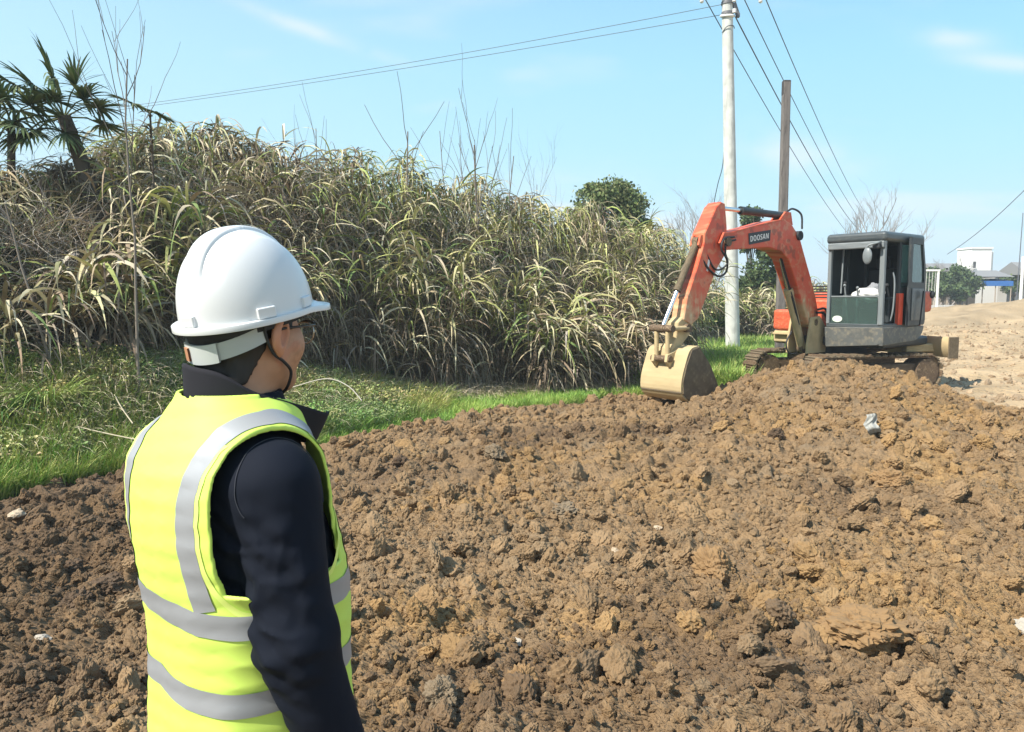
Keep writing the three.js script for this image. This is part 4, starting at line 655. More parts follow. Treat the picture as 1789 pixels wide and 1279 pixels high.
{
  const grp = 'bare saplings growing through the reeds', br = [0.20, 0.17, 0.14];
  const sap = (px, pyTop, d, rad, depth, seed, label, lean, forks, first = 0.55, sp = 0.5) => { const p = at(px, 520, d); p.y = ground(p.x, p.z); const top = at(px, pyTop, d).y; return bareTree('bare_sapling', label, 'sapling', p, top - p.y, rad, depth, seed, br, grp, sp, lean, forks, first); };
  sap(236, 60, 7.8, 0.017, 2, 12, 'tallest thin bare sapling, upright above the helmet on the left', [0.005, 0], 7, 0.62, 0.5);
  sap(92, 330, 7.6, 0.017, 1, 5, 'leaning bare stem at the far left without twigs', [-0.22, 0], 2, 0.8);
  sap(12, 470, 7.2, 0.010, 1, 6, 'short leaning dead stem at the very left edge', [-0.15, 0], 1, 0.8);
  sap(560, 195, 11.4, 0.014, 1, 21, 'slim bare sapling standing nearest right of the helmet', [-0.01, 0], 5, 0.72, 0.35);
  sap(525, 200, 11.6, 0.009, 1, 22, 'faint thin sapling just left of the one nearest the helmet', [-0.01, 0], 4, 0.7, 0.45);
  sap(716, 200, 12.4, 0.024, 1, 23, 'bare sapling forking into three prongs left of the hedge middle', [0.0, 0], 4, 0.78, 0.6);
  sap(845, 225, 13.0, 0.026, 2, 24, 'tallest bare sapling in the middle of the hedge', [-0.03, 0], 7, 0.6, 0.45);
  sap(872, 245, 13.0, 0.018, 1, 26, 'bare sapling leaning right beside the tallest middle one', [0.05, 0], 4, 0.65, 0.4);
  sap(800, 200, 13.4, 0.014, 1, 27, 'bare sapling leaning left beside the tallest middle one', [-0.06, 0], 4, 0.65, 0.45);
  sap(938, 300, 14.8, 0.014, 3, 28, 'small twiggy sapling left of the round evergreen', [0, 0], 6, 0.6, 0.5);
  const tw = (px, py, d, seed, label) => { const p = at(px, 520, d); p.y = ground(p.x, p.z); bareTree('twiggy_shrub', label, 'shrub', p, at(px, py, d).y - p.y, 0.03, 4, seed, [0.13, 0.11, 0.095], 'leafless shrubs around the palms', 0.85, [0, 0], 10, 0.3); };
  tw(40, 290, 9.3, 91, 'leafless shrub tangled below the palm at the left edge');
  tw(165, 245, 9.6, 92, 'leafless shrub between the leaning palm and the tallest sapling');
  tw(215, 270, 10.2, 93, 'leafless shrub behind the tallest sapling');
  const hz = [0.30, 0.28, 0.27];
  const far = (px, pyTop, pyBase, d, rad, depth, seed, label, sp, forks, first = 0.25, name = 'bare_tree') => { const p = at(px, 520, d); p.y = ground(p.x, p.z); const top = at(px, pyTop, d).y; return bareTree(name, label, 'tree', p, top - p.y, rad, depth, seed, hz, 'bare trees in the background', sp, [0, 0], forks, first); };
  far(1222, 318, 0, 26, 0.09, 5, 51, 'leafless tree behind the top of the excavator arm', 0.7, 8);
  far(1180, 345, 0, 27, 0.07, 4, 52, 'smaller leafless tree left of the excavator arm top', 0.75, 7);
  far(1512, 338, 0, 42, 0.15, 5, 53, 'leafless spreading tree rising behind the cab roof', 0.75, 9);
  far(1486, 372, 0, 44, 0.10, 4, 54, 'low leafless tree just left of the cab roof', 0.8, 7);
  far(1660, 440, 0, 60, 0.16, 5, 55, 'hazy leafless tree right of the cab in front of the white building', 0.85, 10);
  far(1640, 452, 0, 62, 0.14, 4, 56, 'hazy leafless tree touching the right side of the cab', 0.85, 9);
}
// ---------- leafy crowns ----------
function crown(b, r, c, rad, n, leaf, pal, squash = 0.85, lobes = 14) {
  const ls = []; for (let k = 0; k < lobes; k++) { const d = V(r() - 0.5, r() - 0.4, r() - 0.5).normalize(); ls.push([c.clone().add(V(d.x * rad * 0.72, d.y * rad * 0.72 * squash, d.z * rad * 0.72)), rad * (0.20 + 0.30 * r())]); }
  ls.push([c.clone(), rad * 0.5]);
  for (let k = 0; k < n; k++) {
    const [o, R] = ls[Math.floor(r() * ls.length)], d = V(r() - 0.5, r() - 0.5, r() - 0.5).normalize(), q = o.clone().addScaledVector(d, R * (0.62 + 0.55 * r() * r() + 0.1 * r())), L = leaf * (0.6 + 0.8 * r()), col = vary(r, pick(r, pal), 0.3);
    const u = V(r() - 0.5, r() - 0.5, r() - 0.5).normalize(), w = u.clone().cross(d.clone().add(V(r() - 0.5, r() - 0.5, r() - 0.5))).normalize();
    const A = b.v(q.x, q.y, q.z, col), B = b.v(q.x + u.x * L * 0.5 + w.x * L * 0.3, q.y + u.y * L * 0.5 + w.y * L * 0.3 + 0.01, q.z + u.z * L * 0.5 + w.z * L * 0.3, col), C = b.v(q.x + u.x * L, q.y + u.y * L, q.z + u.z * L, col), D = b.v(q.x + u.x * L * 0.5 - w.x * L * 0.3, q.y + u.y * L * 0.5 - w.y * L * 0.3 + 0.01, q.z + u.z * L * 0.5 - w.z * L * 0.3, col);
    b.tri(A, B, D); b.tri(B, C, D);
  }
}
function leafy(name, label, cat, px, py, d, rad, n, leaf, pal, seed, group, squash, extra = []) {
  const p = at(px, py, d), gy = ground(p.x, p.z), r = rng(seed), t = thing(name, label, cat, [p.x, gy, p.z], 0, group), b = new Buf(), bt = new Buf(), h = p.y - gy;
  crown(b, r, V(0, h, 0), rad, n, leaf, pal, squash);
  for (const [dx, dy, k] of extra) crown(b, r, V(dx, h + dy, 0), rad * k, n * k * k, leaf, pal, squash, 8);
  stick(bt, [V(0, -0.1, 0), V(0.05, h * 0.5, 0), V(0, h, 0)], Math.max(0.04, rad * 0.1), 0.02, [0.16, 0.13, 0.10], 7);
  for (let k = 0; k < 6; k++) { const a = k * 1.05 + r(); stick(bt, [V(0, h * 0.55, 0), V(Math.cos(a) * rad * 0.35, h * 0.8 + 0.1 * rad, Math.sin(a) * rad * 0.35), V(Math.cos(a) * rad * 0.7, h + 0.2 * rad, Math.sin(a) * rad * 0.7)], Math.max(0.02, rad * 0.04), 0.01, [0.16, 0.13, 0.10], 5); }
  mesh('trunk', bt.geo(), twigMat, t); mesh('crown', b.geo(), leafMat, t); return t;
}
{
  const ever = [[0.12, 0.17, 0.055], [0.17, 0.21, 0.075], [0.08, 0.12, 0.045], [0.24, 0.25, 0.10]], shr = [[0.08, 0.125, 0.045], [0.12, 0.17, 0.06], [0.055, 0.09, 0.035]], haze = shr;
  leafy('evergreen_tree', 'round dark evergreen tree rising above the reed hedge', 'tree', 1062, 366, 23, 1.12, 9000, 0.12, ever, 61, null, 0.85, [[0.95, -0.75, 0.5], [-0.7, -0.5, 0.6], [0.3, -1.2, 0.9]]);
  leafy('shrub', 'dark green shrub seen under the excavator boom', 'shrub', 1345, 470, 27, 1.05, 6500, 0.13, shr, 62, 'shrubs behind the excavator', 0.8, [[0.6, -0.8, 0.8], [-0.6, -0.9, 0.7]]);
  leafy('shrub', 'leafy shrub between the concrete pole and the arm', 'shrub', 1312, 388, 27, 0.5, 1900, 0.12, shr, 63, 'shrubs behind the excavator', 1.1, [[0.1, -0.7, 0.9]]);
  leafy('shrub', 'olive shrub at the foot of the hedge behind the arm', 'shrub', 1250, 545, 22, 0.62, 3500, 0.11, [...GREEN, ...shr], 64, 'shrubs behind the excavator', 0.9);
  leafy('shrub', 'tangled brown green shrub right of the concrete pole', 'shrub', 1325, 540, 26, 0.72, 4200, 0.11, [...DEAD, ...GREEN], 65, 'shrubs behind the excavator', 0.8, [[0.9, -0.1, 0.8]]);
  leafy('shrub', 'dull shrub seen between boom and cab', 'shrub', 1425, 530, 32, 0.8, 2600, 0.15, [...GREEN, ...shr], 68, 'shrubs behind the excavator', 0.8);
  const far = (px, py, d, rad, n, seed, label) => leafy('bush', label, 'bush', px, py, d, rad, n, 0.22, haze, seed, 'hazy bushes by the far wall', 0.75);
  far(1628, 492, 56, 1.4, 2600, 71, 'hazy bush right beside the cab by the far wall');
  far(1662, 490, 57, 1.3, 2400, 72, 'hazy bush left of the small canopy');
  far(1690, 498, 58, 1.1, 2000, 73, 'hazy bush below the white building');
  far(1600, 505, 60, 1.2, 1800, 75, 'hazy bush behind the cab rear');
  far(1648, 508, 54, 0.8, 1500, 76, 'low bush against the wall right of the gate');
  far(1678, 512, 54, 0.7, 1300, 77, 'small low bush left of the awning posts');
  far(1772, 498, 62, 1.0, 1700, 79, 'bush right of the blue awning near the white pole');
}
// ---------- palms at far left ----------
{
  const palmCol = [[0.07, 0.11, 0.04], [0.10, 0.15, 0.05], [0.05, 0.08, 0.035], [0.16, 0.18, 0.07]];
  const fan = (parent, o, dir, stalkL, R, seed, n = 26) => {
    const r = rng(seed), b = new Buf(), s = new Buf(), e = o.clone().addScaledVector(dir, stalkL * 0.6).add(V(0, stalkL * 0.12, 0)), c = o.clone().addScaledVector(dir, stalkL);
    stick(s, [o, e, c], 0.013, 0.008, [0.12, 0.14, 0.06], 4);
    const side = V(-dir.z, 0.1, dir.x).normalize();
    for (let k = 0; k < n; k++) { const a = ((k + 0.5) / n - 0.5) * 4.4, d = dir.clone().multiplyScalar(Math.cos(a)).addScaledVector(side, Math.sin(a)); blade(b, r, [c.x, c.y, c.z], [d.x, d.y + 0.12, d.z], R * (0.8 + 0.3 * r()), 0.040, 0.9 + 1.9 * r(), vary(r, pick(r, palmCol)), vary(r, pick(r, palmCol)), 6, 0.25); }
    const f = mesh('frond', b.geo(), leafMat, parent); mesh('leaf_stalk', s.geo(), twigMat, f);
  };
  const palm = (px, pyTop, d, lean, label, fronds, seed, trunkR) => {
    const top = at(px, pyTop, d), bx = top.x + lean, gy = ground(bx, top.z), t = thing('fan_palm', label, 'palm', [bx, gy, top.z], 0, 'fan palms at the left'), b = new Buf(), h = top.y - gy, r = rng(seed), hair = new Buf();
    const P = [0, 0.3, 0.6, 0.85, 1].map((k) => V(-lean * k * k, h * k, 0)); stick(b, P, trunkR, trunkR * 0.8, [0.09, 0.075, 0.06], 10);
    for (let k = 0; k < 160; k++) { const u = 0.35 + 0.65 * r(), a = r() * 6.28, q = V(-lean * u * u, h * u, 0); blade(hair, r, [q.x + Math.cos(a) * trunkR * 0.8, q.y, q.z + Math.sin(a) * trunkR * 0.8], [Math.cos(a), 0.5, Math.sin(a)], 0.10 + 0.16 * r(), 0.02, 8, vary(r, [0.10, 0.08, 0.055]), [0.12, 0.10, 0.07], 3); }
    mesh('trunk', b.geo(), twigMat, t); mesh('fibre_sheath', hair.geo(), leafMat, t);
    fronds.forEach(([dx, dy, dz, sl, R], k) => fan(t, V(-lean, h, 0), V(dx, dy, dz).normalize(), sl, R, seed * 31 + k));
  };
  palm(112, 205, 9.2, 0.55, 'shaggy fan palm leaning left above the reeds at far left', [[-0.2, 1, 0.1, 0.45, 0.55], [-0.8, 0.55, 0.2, 0.6, 0.6], [-1, 0.15, -0.1, 0.6, 0.6], [0.75, 0.5, 0.2, 0.35, 0.42], [-0.55, 0.7, 0.5, 0.4, 0.55], [-0.9, -0.2, 0.4, 0.5, 0.55], [0.7, -0.1, -0.3, 0.4, 0.4], [0.2, 0.4, 0.9, 0.3, 0.4], [-1, 0.35, 0.3, 0.85, 0.6], [-0.5, -0.5, 0.5, 0.4, 0.5], [0.3, -0.5, 0.5, 0.35, 0.45], [0.9, 0.2, 0.1, 0.45, 0.4], [0.4, 0.8, 0.1, 0.4, 0.45], [-0.9, -0.4, 0.1, 0.5, 0.5]], 3, 0.10);
  palm(262, 196, 9.0, 0.02, 'small fan palm with one upright fan beside the tallest sapling', [[-0.75, 0.35, 0.1, 0.22, 0.36], [0.8, -0.25, 0.2, 0.1, 0.26]], 5, 0.014);
  palm(20, 215, 9.0, -0.1, 'fan palm cut by the left edge of the picture', [[-0.3, 0.9, 0.1, 0.3, 0.5], [0.6, 0.3, 0.3, 0.4, 0.5], [-0.8, 0.3, 0.2, 0.4, 0.5], [0.5, -0.2, 0.4, 0.3, 0.45], [0.1, 0.5, 0.6, 0.3, 0.45]], 8, 0.05);
}

// ================= THE WORKER =================
{
  const PHI = 41 * Math.PI / 180, base = V((400 - 894.5) / FOCAL * 1.36, 0, -1.36);
  const man = thing('person', 'worker in white helmet, yellow safety vest and navy jacket watching the excavator, seen from behind', 'person', [base.x, base.y, base.z], Math.PI - PHI);
  const smin = (a, b, k) => { const h = Math.max(k - Math.abs(a - b), 0) / k; return Math.min(a, b) - h * h * k * 0.25; };
  const cap = (x, y, z, a, b, ra, rb) => { const ux = b[0] - a[0], uy = b[1] - a[1], uz = b[2] - a[2], l2 = ux * ux + uy * uy + uz * uz; let t = ((x - a[0]) * ux + (y - a[1]) * uy + (z - a[2]) * uz) / l2; t = t < 0 ? 0 : t > 1 ? 1 : t; return Math.hypot(x - a[0] - ux * t, y - a[1] - uy * t, z - a[2] - uz * t) - (ra + (rb - ra) * t); };
  const ell = (x, y, z, c, r) => { const X = (x - c[0]) / r[0], Y = (y - c[1]) / r[1], Z = (z - c[2]) / r[2], k0 = Math.hypot(X, Y, Z), k1 = Math.hypot(X / r[0], Y / r[1], Z / r[2]); return k1 < 1e-6 ? -Math.min(...r) : k0 * (k0 - 1) / k1; };
  // ---- torso as a stack of rounded sections: height -> half width, half depth, centre
  const tA = lut([[0.70, 0.178], [0.80, 0.176], [0.92, 0.172], [1.05, 0.178], [1.18, 0.184], [1.26, 0.184], [1.31, 0.166], [1.35, 0.138], [1.39, 0.106], [1.425, 0.080], [1.46, 0.066], [1.6, 0.06]]);
  const tB = lut([[0.70, 0.128], [0.80, 0.126], [0.92, 0.122], [1.05, 0.124], [1.18, 0.130], [1.26, 0.126], [1.31, 0.116], [1.35, 0.104], [1.39, 0.090], [1.425, 0.078], [1.46, 0.066], [1.6, 0.06]]);
  const tC = lut([[0.7, 0.0], [1.0, 0.0], [1.2, -0.012], [1.30, -0.012], [1.35, -0.004], [1.40, 0.006], [1.45, 0.014], [1.6, 0.014]]);
  const torso = (x, y, z, grow = 0) => { const zc = z - tC(y), a = tA(y) + grow, b = tB(y) + grow + (zc > 0 ? 0.055 * sstep(1.32, 1.05, y) * sstep(0, 0.06, zc) : 0), n = 2.3, k = Math.pow(Math.pow(Math.abs(x) / a, n) + Math.pow(Math.abs(zc) / b, n), 1 / n); return (k - 1) * Math.min(a, b) * 0.9; };
  const SH = (s) => [s * 0.166, 1.282, -0.022], EL = (s) => (s < 0 ? [-0.212, 1.03, -0.014] : [0.205, 1.03, 0.035]), WR = (s) => (s < 0 ? [-0.228, 0.80, 0.052] : [0.175, 0.80, 0.10]);
  const arms = (x, y, z, g) => { const s = x < 0 ? -1 : 1; return smin(cap(x, y, z, SH(s), EL(s), 0.078 + g, 0.066 + g), cap(x, y, z, EL(s), WR(s), 0.066 + g, 0.055 + g), 0.03); };
  const tri = (t) => 4 * Math.abs(t - Math.floor(t) - 0.5) - 1;   // a sharp fold repeated
  // cloth folds: diagonal creases that gather at the inner elbow and the armpit
  const folds = (x, y, z) => {
    const s = x < 0 ? -1 : 1, u = Math.atan2(z + 0.015, (x - s * 0.21) * s), w = 0.55 * n3(x * 9, y * 9, z * 9);
    const near = Math.exp(-(((y - 1.03) / 0.13) ** 2)), upper = Math.exp(-(((y - 1.20) / 0.07) ** 2));
    const k1 = Math.sin((y * 88) + u * 1.6 * Math.sin(y * 23) + w * 4.0), k2 = Math.sin(y * 60 - u * 2.3 + w * 5);
    const back = sstep(0.5, -0.7, Math.sin(u));
    const c1 = Math.abs(n3(x * 13 + 4, y * 25 + z * 12, z * 13)), c2 = Math.abs(n3(x * 21 + 8, y * 15 - z * 22, z * 19 + 2));
    return (near * 0.9 + upper * 0.8) * (0.2 + 0.8 * back) * (0.013 * Math.min(c1, 0.4) + 0.008 * Math.min(c2, 0.3) - 0.004) + (near + 0.7 * upper) * (0.15 + 0.85 * back) * (0.0042 * tri(y * 13 + z * 9 + w * 0.5) * tri(y * 7 - z * 13 + x * 6 + 0.2) + 0.0030 * tri(y * 19 - x * 14 + z * 3 + w * 0.4)) + near * back * 0.0012 * k1 + 0.0018 * n3(x * 26, y * 14, z * 26) + 0.003 * n3(x * 11, y * 7, z * 11);
  };
  const jacketD = (x, y, z) => { const t = torso(x, y, z, 0), a = arms(x, y, z, 0); return smin(t, a, mix(0.012, 0.045, sstep(1.16, 1.28, y))) + folds(x, y, z) * (Math.abs(x) > 0.13 ? 1 : 0.4); };
  const vestBase = (x, y, z) => { const s = x < 0 ? -1 : 1, stub = cap(x, y, z, SH(s), [s * 0.182, 1.20, -0.026], 0.079, 0.072); return smin(torso(x, y, z, 0.004), stub, 0.05) + 0.0045 * n3(x * 7 + 3, y * 4, z * 7) + 0.0018 * n3(x * 17, y * 9, z * 17 + 7) + 0.0016 * tri(x * 9 + y * 14 + z * 4) * tri(x * 5 - y * 11 + 0.3) + 0.006 * sstep(1.16, 0.95, y) * n3(x * 13 + 9, y * 3.0, z * 13); };
  const VG = 0.013;   // how far the vest stands off
  const armhole = (x, y, z) => { const ax = Math.abs(x), e = Math.hypot((y - 1.214) / 0.132, (z + 0.018) / 0.105) - 1; return Math.max(e * 0.105, 0.10 - ax); };
  const capOut = (x, y, z) => Math.max(0.166 - Math.abs(x), 1.12 - y);
  const neckHole = (x, y, z) => Math.max(Math.hypot(x / 0.092, (z - 0.012) / 0.098) * 0.095 - 0.095, 1.30 - y);
  const frontV = (x, y, z) => Math.max(Math.abs(x) - Math.max(0.004, (y - 1.14) * 0.36), -z);
  const vestD = (x, y, z) => { const vb = vestBase(x, y, z) - VG; let d = Math.max(vb - 0.0032, -vb - 0.0022 - 0.004 * sstep(1.345, 1.385, y)); d = Math.max(d, -armhole(x, y, z), -capOut(x, y, z), -neckHole(x, y, z), -frontV(x, y, z), 0.735 - y, y - 1.432); return d; };
  // ---- materials
  const weave = noiseTex(256, (u, v) => 0.5 + 0.25 * Math.sin(u * 256 * 0.8) + 0.25 * Math.sin(v * 256 * 0.8));
  const navy = mat([0.0062, 0.0088, 0.0165], 0.85, { specularIntensity: 0.35, sheen: 0.12, sheenColor: RGB(0.10, 0.11, 0.13), sheenRoughness: 0.5 }), navyIn = mat([0.010, 0.012, 0.017], 0.8);
  const lime = new THREE.MeshPhysicalMaterial({ color: RGB(0.60, 0.79, 0.13), roughness: 0.66, sheen: 0.3, sheenColor: RGB(0.6, 0.9, 0.2), side: THREE.DoubleSide });
  const paleLime = mat([0.72, 0.86, 0.20], 0.65);
  const silver = mat([0.33, 0.34, 0.355], 0.42, { metalness: 0.15, side: THREE.DoubleSide });
  const cloth = mat([0.03, 0.034, 0.045], 0.85), leather = mat([0.03, 0.024, 0.02], 0.5);
  const skin = new THREE.MeshPhysicalMaterial({ vertexColors: true, roughness: 0.52, sheen: 0.15, sheenColor: RGB(0.8, 0.4, 0.3) });
  const hairM = mat([0.012, 0.010, 0.009], 0.55);

  // ---- head frame: origin between the ear holes
  const HY = 1.530, HP = V(0.0, HY, 0.038), HT = 11 * Math.PI / 180;   // the head turns a little further right than the chest
  const ct = Math.cos(HT), st = Math.sin(HT), toHead = (x, y, z) => { const X = x - HP.x, Z = z - HP.z; return [X * ct - Z * st, y - HP.y, X * st + Z * ct]; };
  const headCore = (x, y, z) => {
    const a = Math.abs(x);
    let d = ell(x, y, z, [0, 0.048, -0.014], [0.077, 0.106, 0.098]);
    d = smin(d, ell(x, y, z, [0, -0.018, 0.040], [0.061, 0.088, 0.056]), 0.035);
    d = smin(d, cap(a, y, z, [0.050, -0.045, 0.012], [0.018, -0.088, 0.066], 0.020, 0.018), 0.035);
    d = smin(d, ell(a, y, z, [0.040, -0.020, 0.056], [0.030, 0.030, 0.030]), 0.03);
    d = smin(d, ell(x, y, z, [0, -0.088, 0.074], [0.022, 0.017, 0.018]), 0.025);
    d = smin(d, cap(x, y, z, [0, -0.02, -0.030], [0, -0.17, -0.034], 0.060, 0.067), 0.04);
    return d;
  };
  const headD = (x, y, z) => {
    const a = Math.abs(x); let d = headCore(x, y, z);
    d = smin(d, cap(x, y, z, [0, 0.034, 0.092], [0, -0.012, 0.112], 0.008, 0.013), 0.016);
    d = smin(d, ell(a, y, z, [0.013, -0.014, 0.100], [0.009, 0.007, 0.010]), 0.010);
    d = Math.max(d, -ell(a, y, z, [0.031, 0.010, 0.100], [0.017, 0.010, 0.014]));
    d = Math.min(d, ell(a, y, z, [0.031, 0.010, 0.080], [0.013, 0.012, 0.013]));
    d = smin(d, cap(a, y, z, [0, -0.046, 0.101], [0.020, -0.048, 0.090], 0.007, 0.004), 0.008);
    d = smin(d, cap(a, y, z, [0, -0.057, 0.099], [0.018, -0.054, 0.090], 0.007, 0.004), 0.008);
    // ear: a tilted shell with rim, hollow and lobe
    const ey = y * 0.97 + z * 0.22, ez = z * 0.97 - y * 0.22, ex = a - 0.089 - 0.25 * Math.max(0, -ez) ;
    let e = ell(ex, ey, ez, [0, 0.003, -0.008], [0.011, 0.035, 0.022]); e = smin(e, ell(ex, ey, ez, [-0.002, -0.028, 0.000], [0.007, 0.011, 0.009]), 0.008);
    e = Math.max(e, -ell(ex, ey, ez, [0.012, 0.004, -0.003], [0.014, 0.024, 0.012]));
    return smin(d, e, 0.008);
  };
  // ---- one continuous body under the clothes
  const handD = (x, y, z, s) => {   // relaxed hand below the cuff
    const lx = (x - WR(s)[0]) * s, ly = y - WR(s)[1], lz = z - WR(s)[2], u = -ly * 0.86 + lz * 0.34, v = lz * 0.86 + ly * 0.34;   // u runs down the hand, v across toward the thumb
    let d = ell(lx, u, v, [-0.004, 0.055, 0.0], [0.016, 0.052, 0.040]); d = smin(d, cap(lx, u, v, [0, -0.03, 0], [0, 0.02, 0], 0.028, 0.026), 0.02);
    const F = [[0.026, 0.068, 0.0088], [0.009, 0.078, 0.0092], [-0.009, 0.072, 0.0088], [-0.026, 0.056, 0.0078]];
    for (const [fv, L, r] of F) { const a = [0, 0.095, fv * 1.05], b = [-0.010, 0.095 + L * 0.5, fv * 1.15], c = [-0.030, 0.095 + L * 0.92, fv * 1.15]; d = Math.min(d, smin(smin(cap(lx, u, v, [0, 0.06, fv], a, r, r), cap(lx, u, v, a, b, r, r * 0.95), 0.004), cap(lx, u, v, b, c, r * 0.95, r * 0.8), 0.004)); }
    d = smin(d, smin(cap(lx, u, v, [-0.004, 0.02, 0.030], [-0.014, 0.060, 0.052], 0.013, 0.010), cap(lx, u, v, [-0.014, 0.060, 0.052], [-0.022, 0.090, 0.050], 0.010, 0.0085), 0.006), 0.010);
    return d;
  };
  const legs = (x, y, z, g) => { const s = x < 0 ? -1 : 1; return smin(cap(x, y, z, [s * 0.085, 0.80, 0], [s * 0.10, 0.46, 0.015], 0.085 + g, 0.062 + g), cap(x, y, z, [s * 0.10, 0.46, 0.015], [s * 0.11, 0.09, -0.02], 0.060 + g, 0.042 + g), 0.03); };
  const bodyD = (x, y, z) => { let d = smin(torso(x, y, z, -0.026), arms(x, y, z, -0.022), 0.04); d = smin(d, legs(x, y, z, 0), 0.05); d = Math.max(d, y - 1.46); const s = x < 0 ? -1 : 1; d = smin(d, cap(x, y, z, [s * 0.11, 0.055, -0.04], [s * 0.125, 0.04, 0.14], 0.036, 0.030), 0.03); return d; };
  const head0 = nets((x, y, z) => headD(x, y, z), [-0.11, -0.17, -0.13], [0.11, 0.17, 0.14], 0.0034);
  head0.rotateY(HT).translate(HP.x, HP.y, HP.z);
  const bodyParts = [nets((x, y, z) => Math.max(bodyD(x, y, z), 0), [0, 0, 0], [0.01, 0.01, 0.01], 0.01)];
  bodyParts.length = 0;
  bodyParts.push(nets(bodyD, [-0.36, -0.02, -0.20], [0.36, 1.48, 0.24], 0.0125), head0);
  for (const s of [-1, 1]) bodyParts.push(nets((x, y, z) => handD(x, y, z, s), [WR(s)[0] - 0.07, WR(s)[1] - 0.25, WR(s)[2] - 0.10], [WR(s)[0] + 0.07, WR(s)[1] + 0.04, WR(s)[2] + 0.18], 0.0034));
  const bodyG = mergeGeometries(bodyParts.map((g) => { for (const k of Object.keys(g.attributes)) if (!['position', 'normal'].includes(k)) g.deleteAttribute(k); return g; }));
  paint(bodyG, (x, y, z) => {
    const [hx, hy, hz] = toHead(x, y, z), n = 1 + 0.10 * n3(x * 30, y * 30, z * 30) + 0.06 * n3(x * 110, y * 110, z * 110);
    let c = [0.455, 0.242, 0.145];
    if (y > 1.35) {
      const a = Math.abs(hx); if (Math.hypot(a - 0.031, hy - 0.010) < 0.011 && hz > 0.086) return Math.hypot(a - 0.031, hy - 0.010) < 0.0055 ? [0.02, 0.015, 0.012] : [0.7, 0.68, 0.65];
      if (hz > 0.085 && a < 0.022 && Math.abs(hy + 0.052) < 0.010) c = [0.42, 0.17, 0.13];
      const beard = sstep(0.02, -0.03, hy) * sstep(0.02, 0.05, hz) * sstep(-0.4, 0.3, n3(x * 220, y * 220, z * 220)); c = c.map((v, k) => v * (1 - 0.16 * beard));
      if (a > 0.074) c = [c[0] * 1.04, c[1] * 0.88, c[2] * 0.84];
    }
    return c.map((v) => v * n);
  });
  mesh('body', bodyG, skin, man);
  // ---- hair
  const hairD = (x, y, z) => {
    const d = headCore(x, y, z) - 0.0060 - 0.0018 * n3(x * 120, y * 40, z * 120) - 0.002 * n3(x * 40, y * 16, z * 40);
    const wob = 0.003 * n2(y * 160, x * 90), fr = z - (0.022 + 0.55 * (y + 0.02)) + wob;
    const keep = Math.min(z - (-0.018 + 0.55 * (y + 0.005)) + wob, Math.max(fr + 0.004, 0.022 - 0.5 * Math.max(0, z - 0.01) - y));
    return Math.max(d, keep, -0.088 - y + 0.006 * n2(x * 60, 3));
  };
  const hairG = nets(hairD, [-0.11, -0.11, -0.13], [0.11, 0.18, 0.12], 0.0034); hairG.rotateY(HT).translate(HP.x, HP.y, HP.z);
  mesh('hair', hairG, hairM, man);
  // ---- jacket, trousers, shoes
  const jg = nets((x, y, z) => Math.max(jacketD(x, y, z), 0.69 - y, y - 1.43, -(Math.hypot(x, z - 0.008) - 0.074 + (y < 1.40 ? 0.2 : 0)), -Math.max(cap(x, y, z, WR(x < 0 ? -1 : 1), [WR(x < 0 ? -1 : 1)[0], 0.70, WR(x < 0 ? -1 : 1)[2] + 0.05], 0.038, 0.038), 0)), [-0.37, 0.67, -0.22], [0.37, 1.46, 0.24], 0.0048);
  const jacket = mesh('jacket', jg, navy, man);
  { // stitched seam round each armhole
    for (const s of [-1, 1]) { const pts = []; for (let k = 0; k <= 40; k++) { const a = (k / 40 - 0.5) * 3.7; let q = [s * 0.262, 1.275 + Math.cos(a) * 0.12, -0.018 + Math.sin(a) * 0.10]; q[0] = s * (0.168 + 0.03 * (1 - Math.cos(a))); for (let it = 0; it < 14; it++) { const f = jacketD(...q) - 0.0012, e = 0.003, gx = jacketD(q[0] + e, q[1], q[2]) - jacketD(q[0] - e, q[1], q[2]), gy = jacketD(q[0], q[1] + e, q[2]) - jacketD(q[0], q[1] - e, q[2]), gz = jacketD(q[0], q[1], q[2] + e) - jacketD(q[0], q[1], q[2] - e), l = Math.hypot(gx, gy, gz) || 1; q = [q[0] - gx / l * f * 0.8, q[1] - gy / l * f * 0.8, q[2] - gz / l * f * 0.8]; } pts.push(V(...q)); } mesh('shoulder_seam', tube(pts, 0.0009, 120, 5), mat([0.03, 0.034, 0.045], 0.8), jacket); }
  }
  // collar: stands at the nape, opens wide and falls to two points in front
  {
    const nU = 72, nV = 10, P = [], I = [], ring = (u, v, t) => {
      const a = u * 2.72, k = Math.abs(u);   // angle from the nape; u runs -1..1
      const r0 = mix(0.078, 0.086, k), r1 = mix(0.080, 0.104, sstep(0.1, 0.95, k));
      const yB = mix(1.400, 1.318, sstep(0.15, 1, k)), yT = mix(1.482, 1.388, sstep(0.05, 0.95, k)) , zc = mix(0.006, 0.036, sstep(0, 1, k));
      const rr = mix(r0, r1, v) + t, tipF = sstep(0.62, 1, k) * 0.040 * mix(0.72, 1, v);
      const sx = -Math.sin(a) * rr * (1 + 0.1 * k), sz = -Math.cos(a) * rr * 1.02 + zc + tipF;
      const y = mix(yB, yT, v) - 0.014 * sstep(0.75, 1, k) * v + 0.0025 * Math.sin(u * 17 + v * 3) * v;
      return [sx, y, sz];
    };
    for (const t of [0.0, 0.006]) for (let j = 0; j <= nV; j++) for (let i = 0; i <= nU; i++) P.push(...ring(i / nU * 2 - 1, j / nV, t));
    const row = nU + 1, off = row * (nV + 1);
    for (let j = 0; j < nV; j++) for (let i = 0; i < nU; i++) { const a = j * row + i; I.push(a, a + row, a + 1, a + 1, a + row, a + row + 1); I.push(off + a, off + a + 1, off + a + row, off + a + 1, off + a + row + 1, off + a + row); }
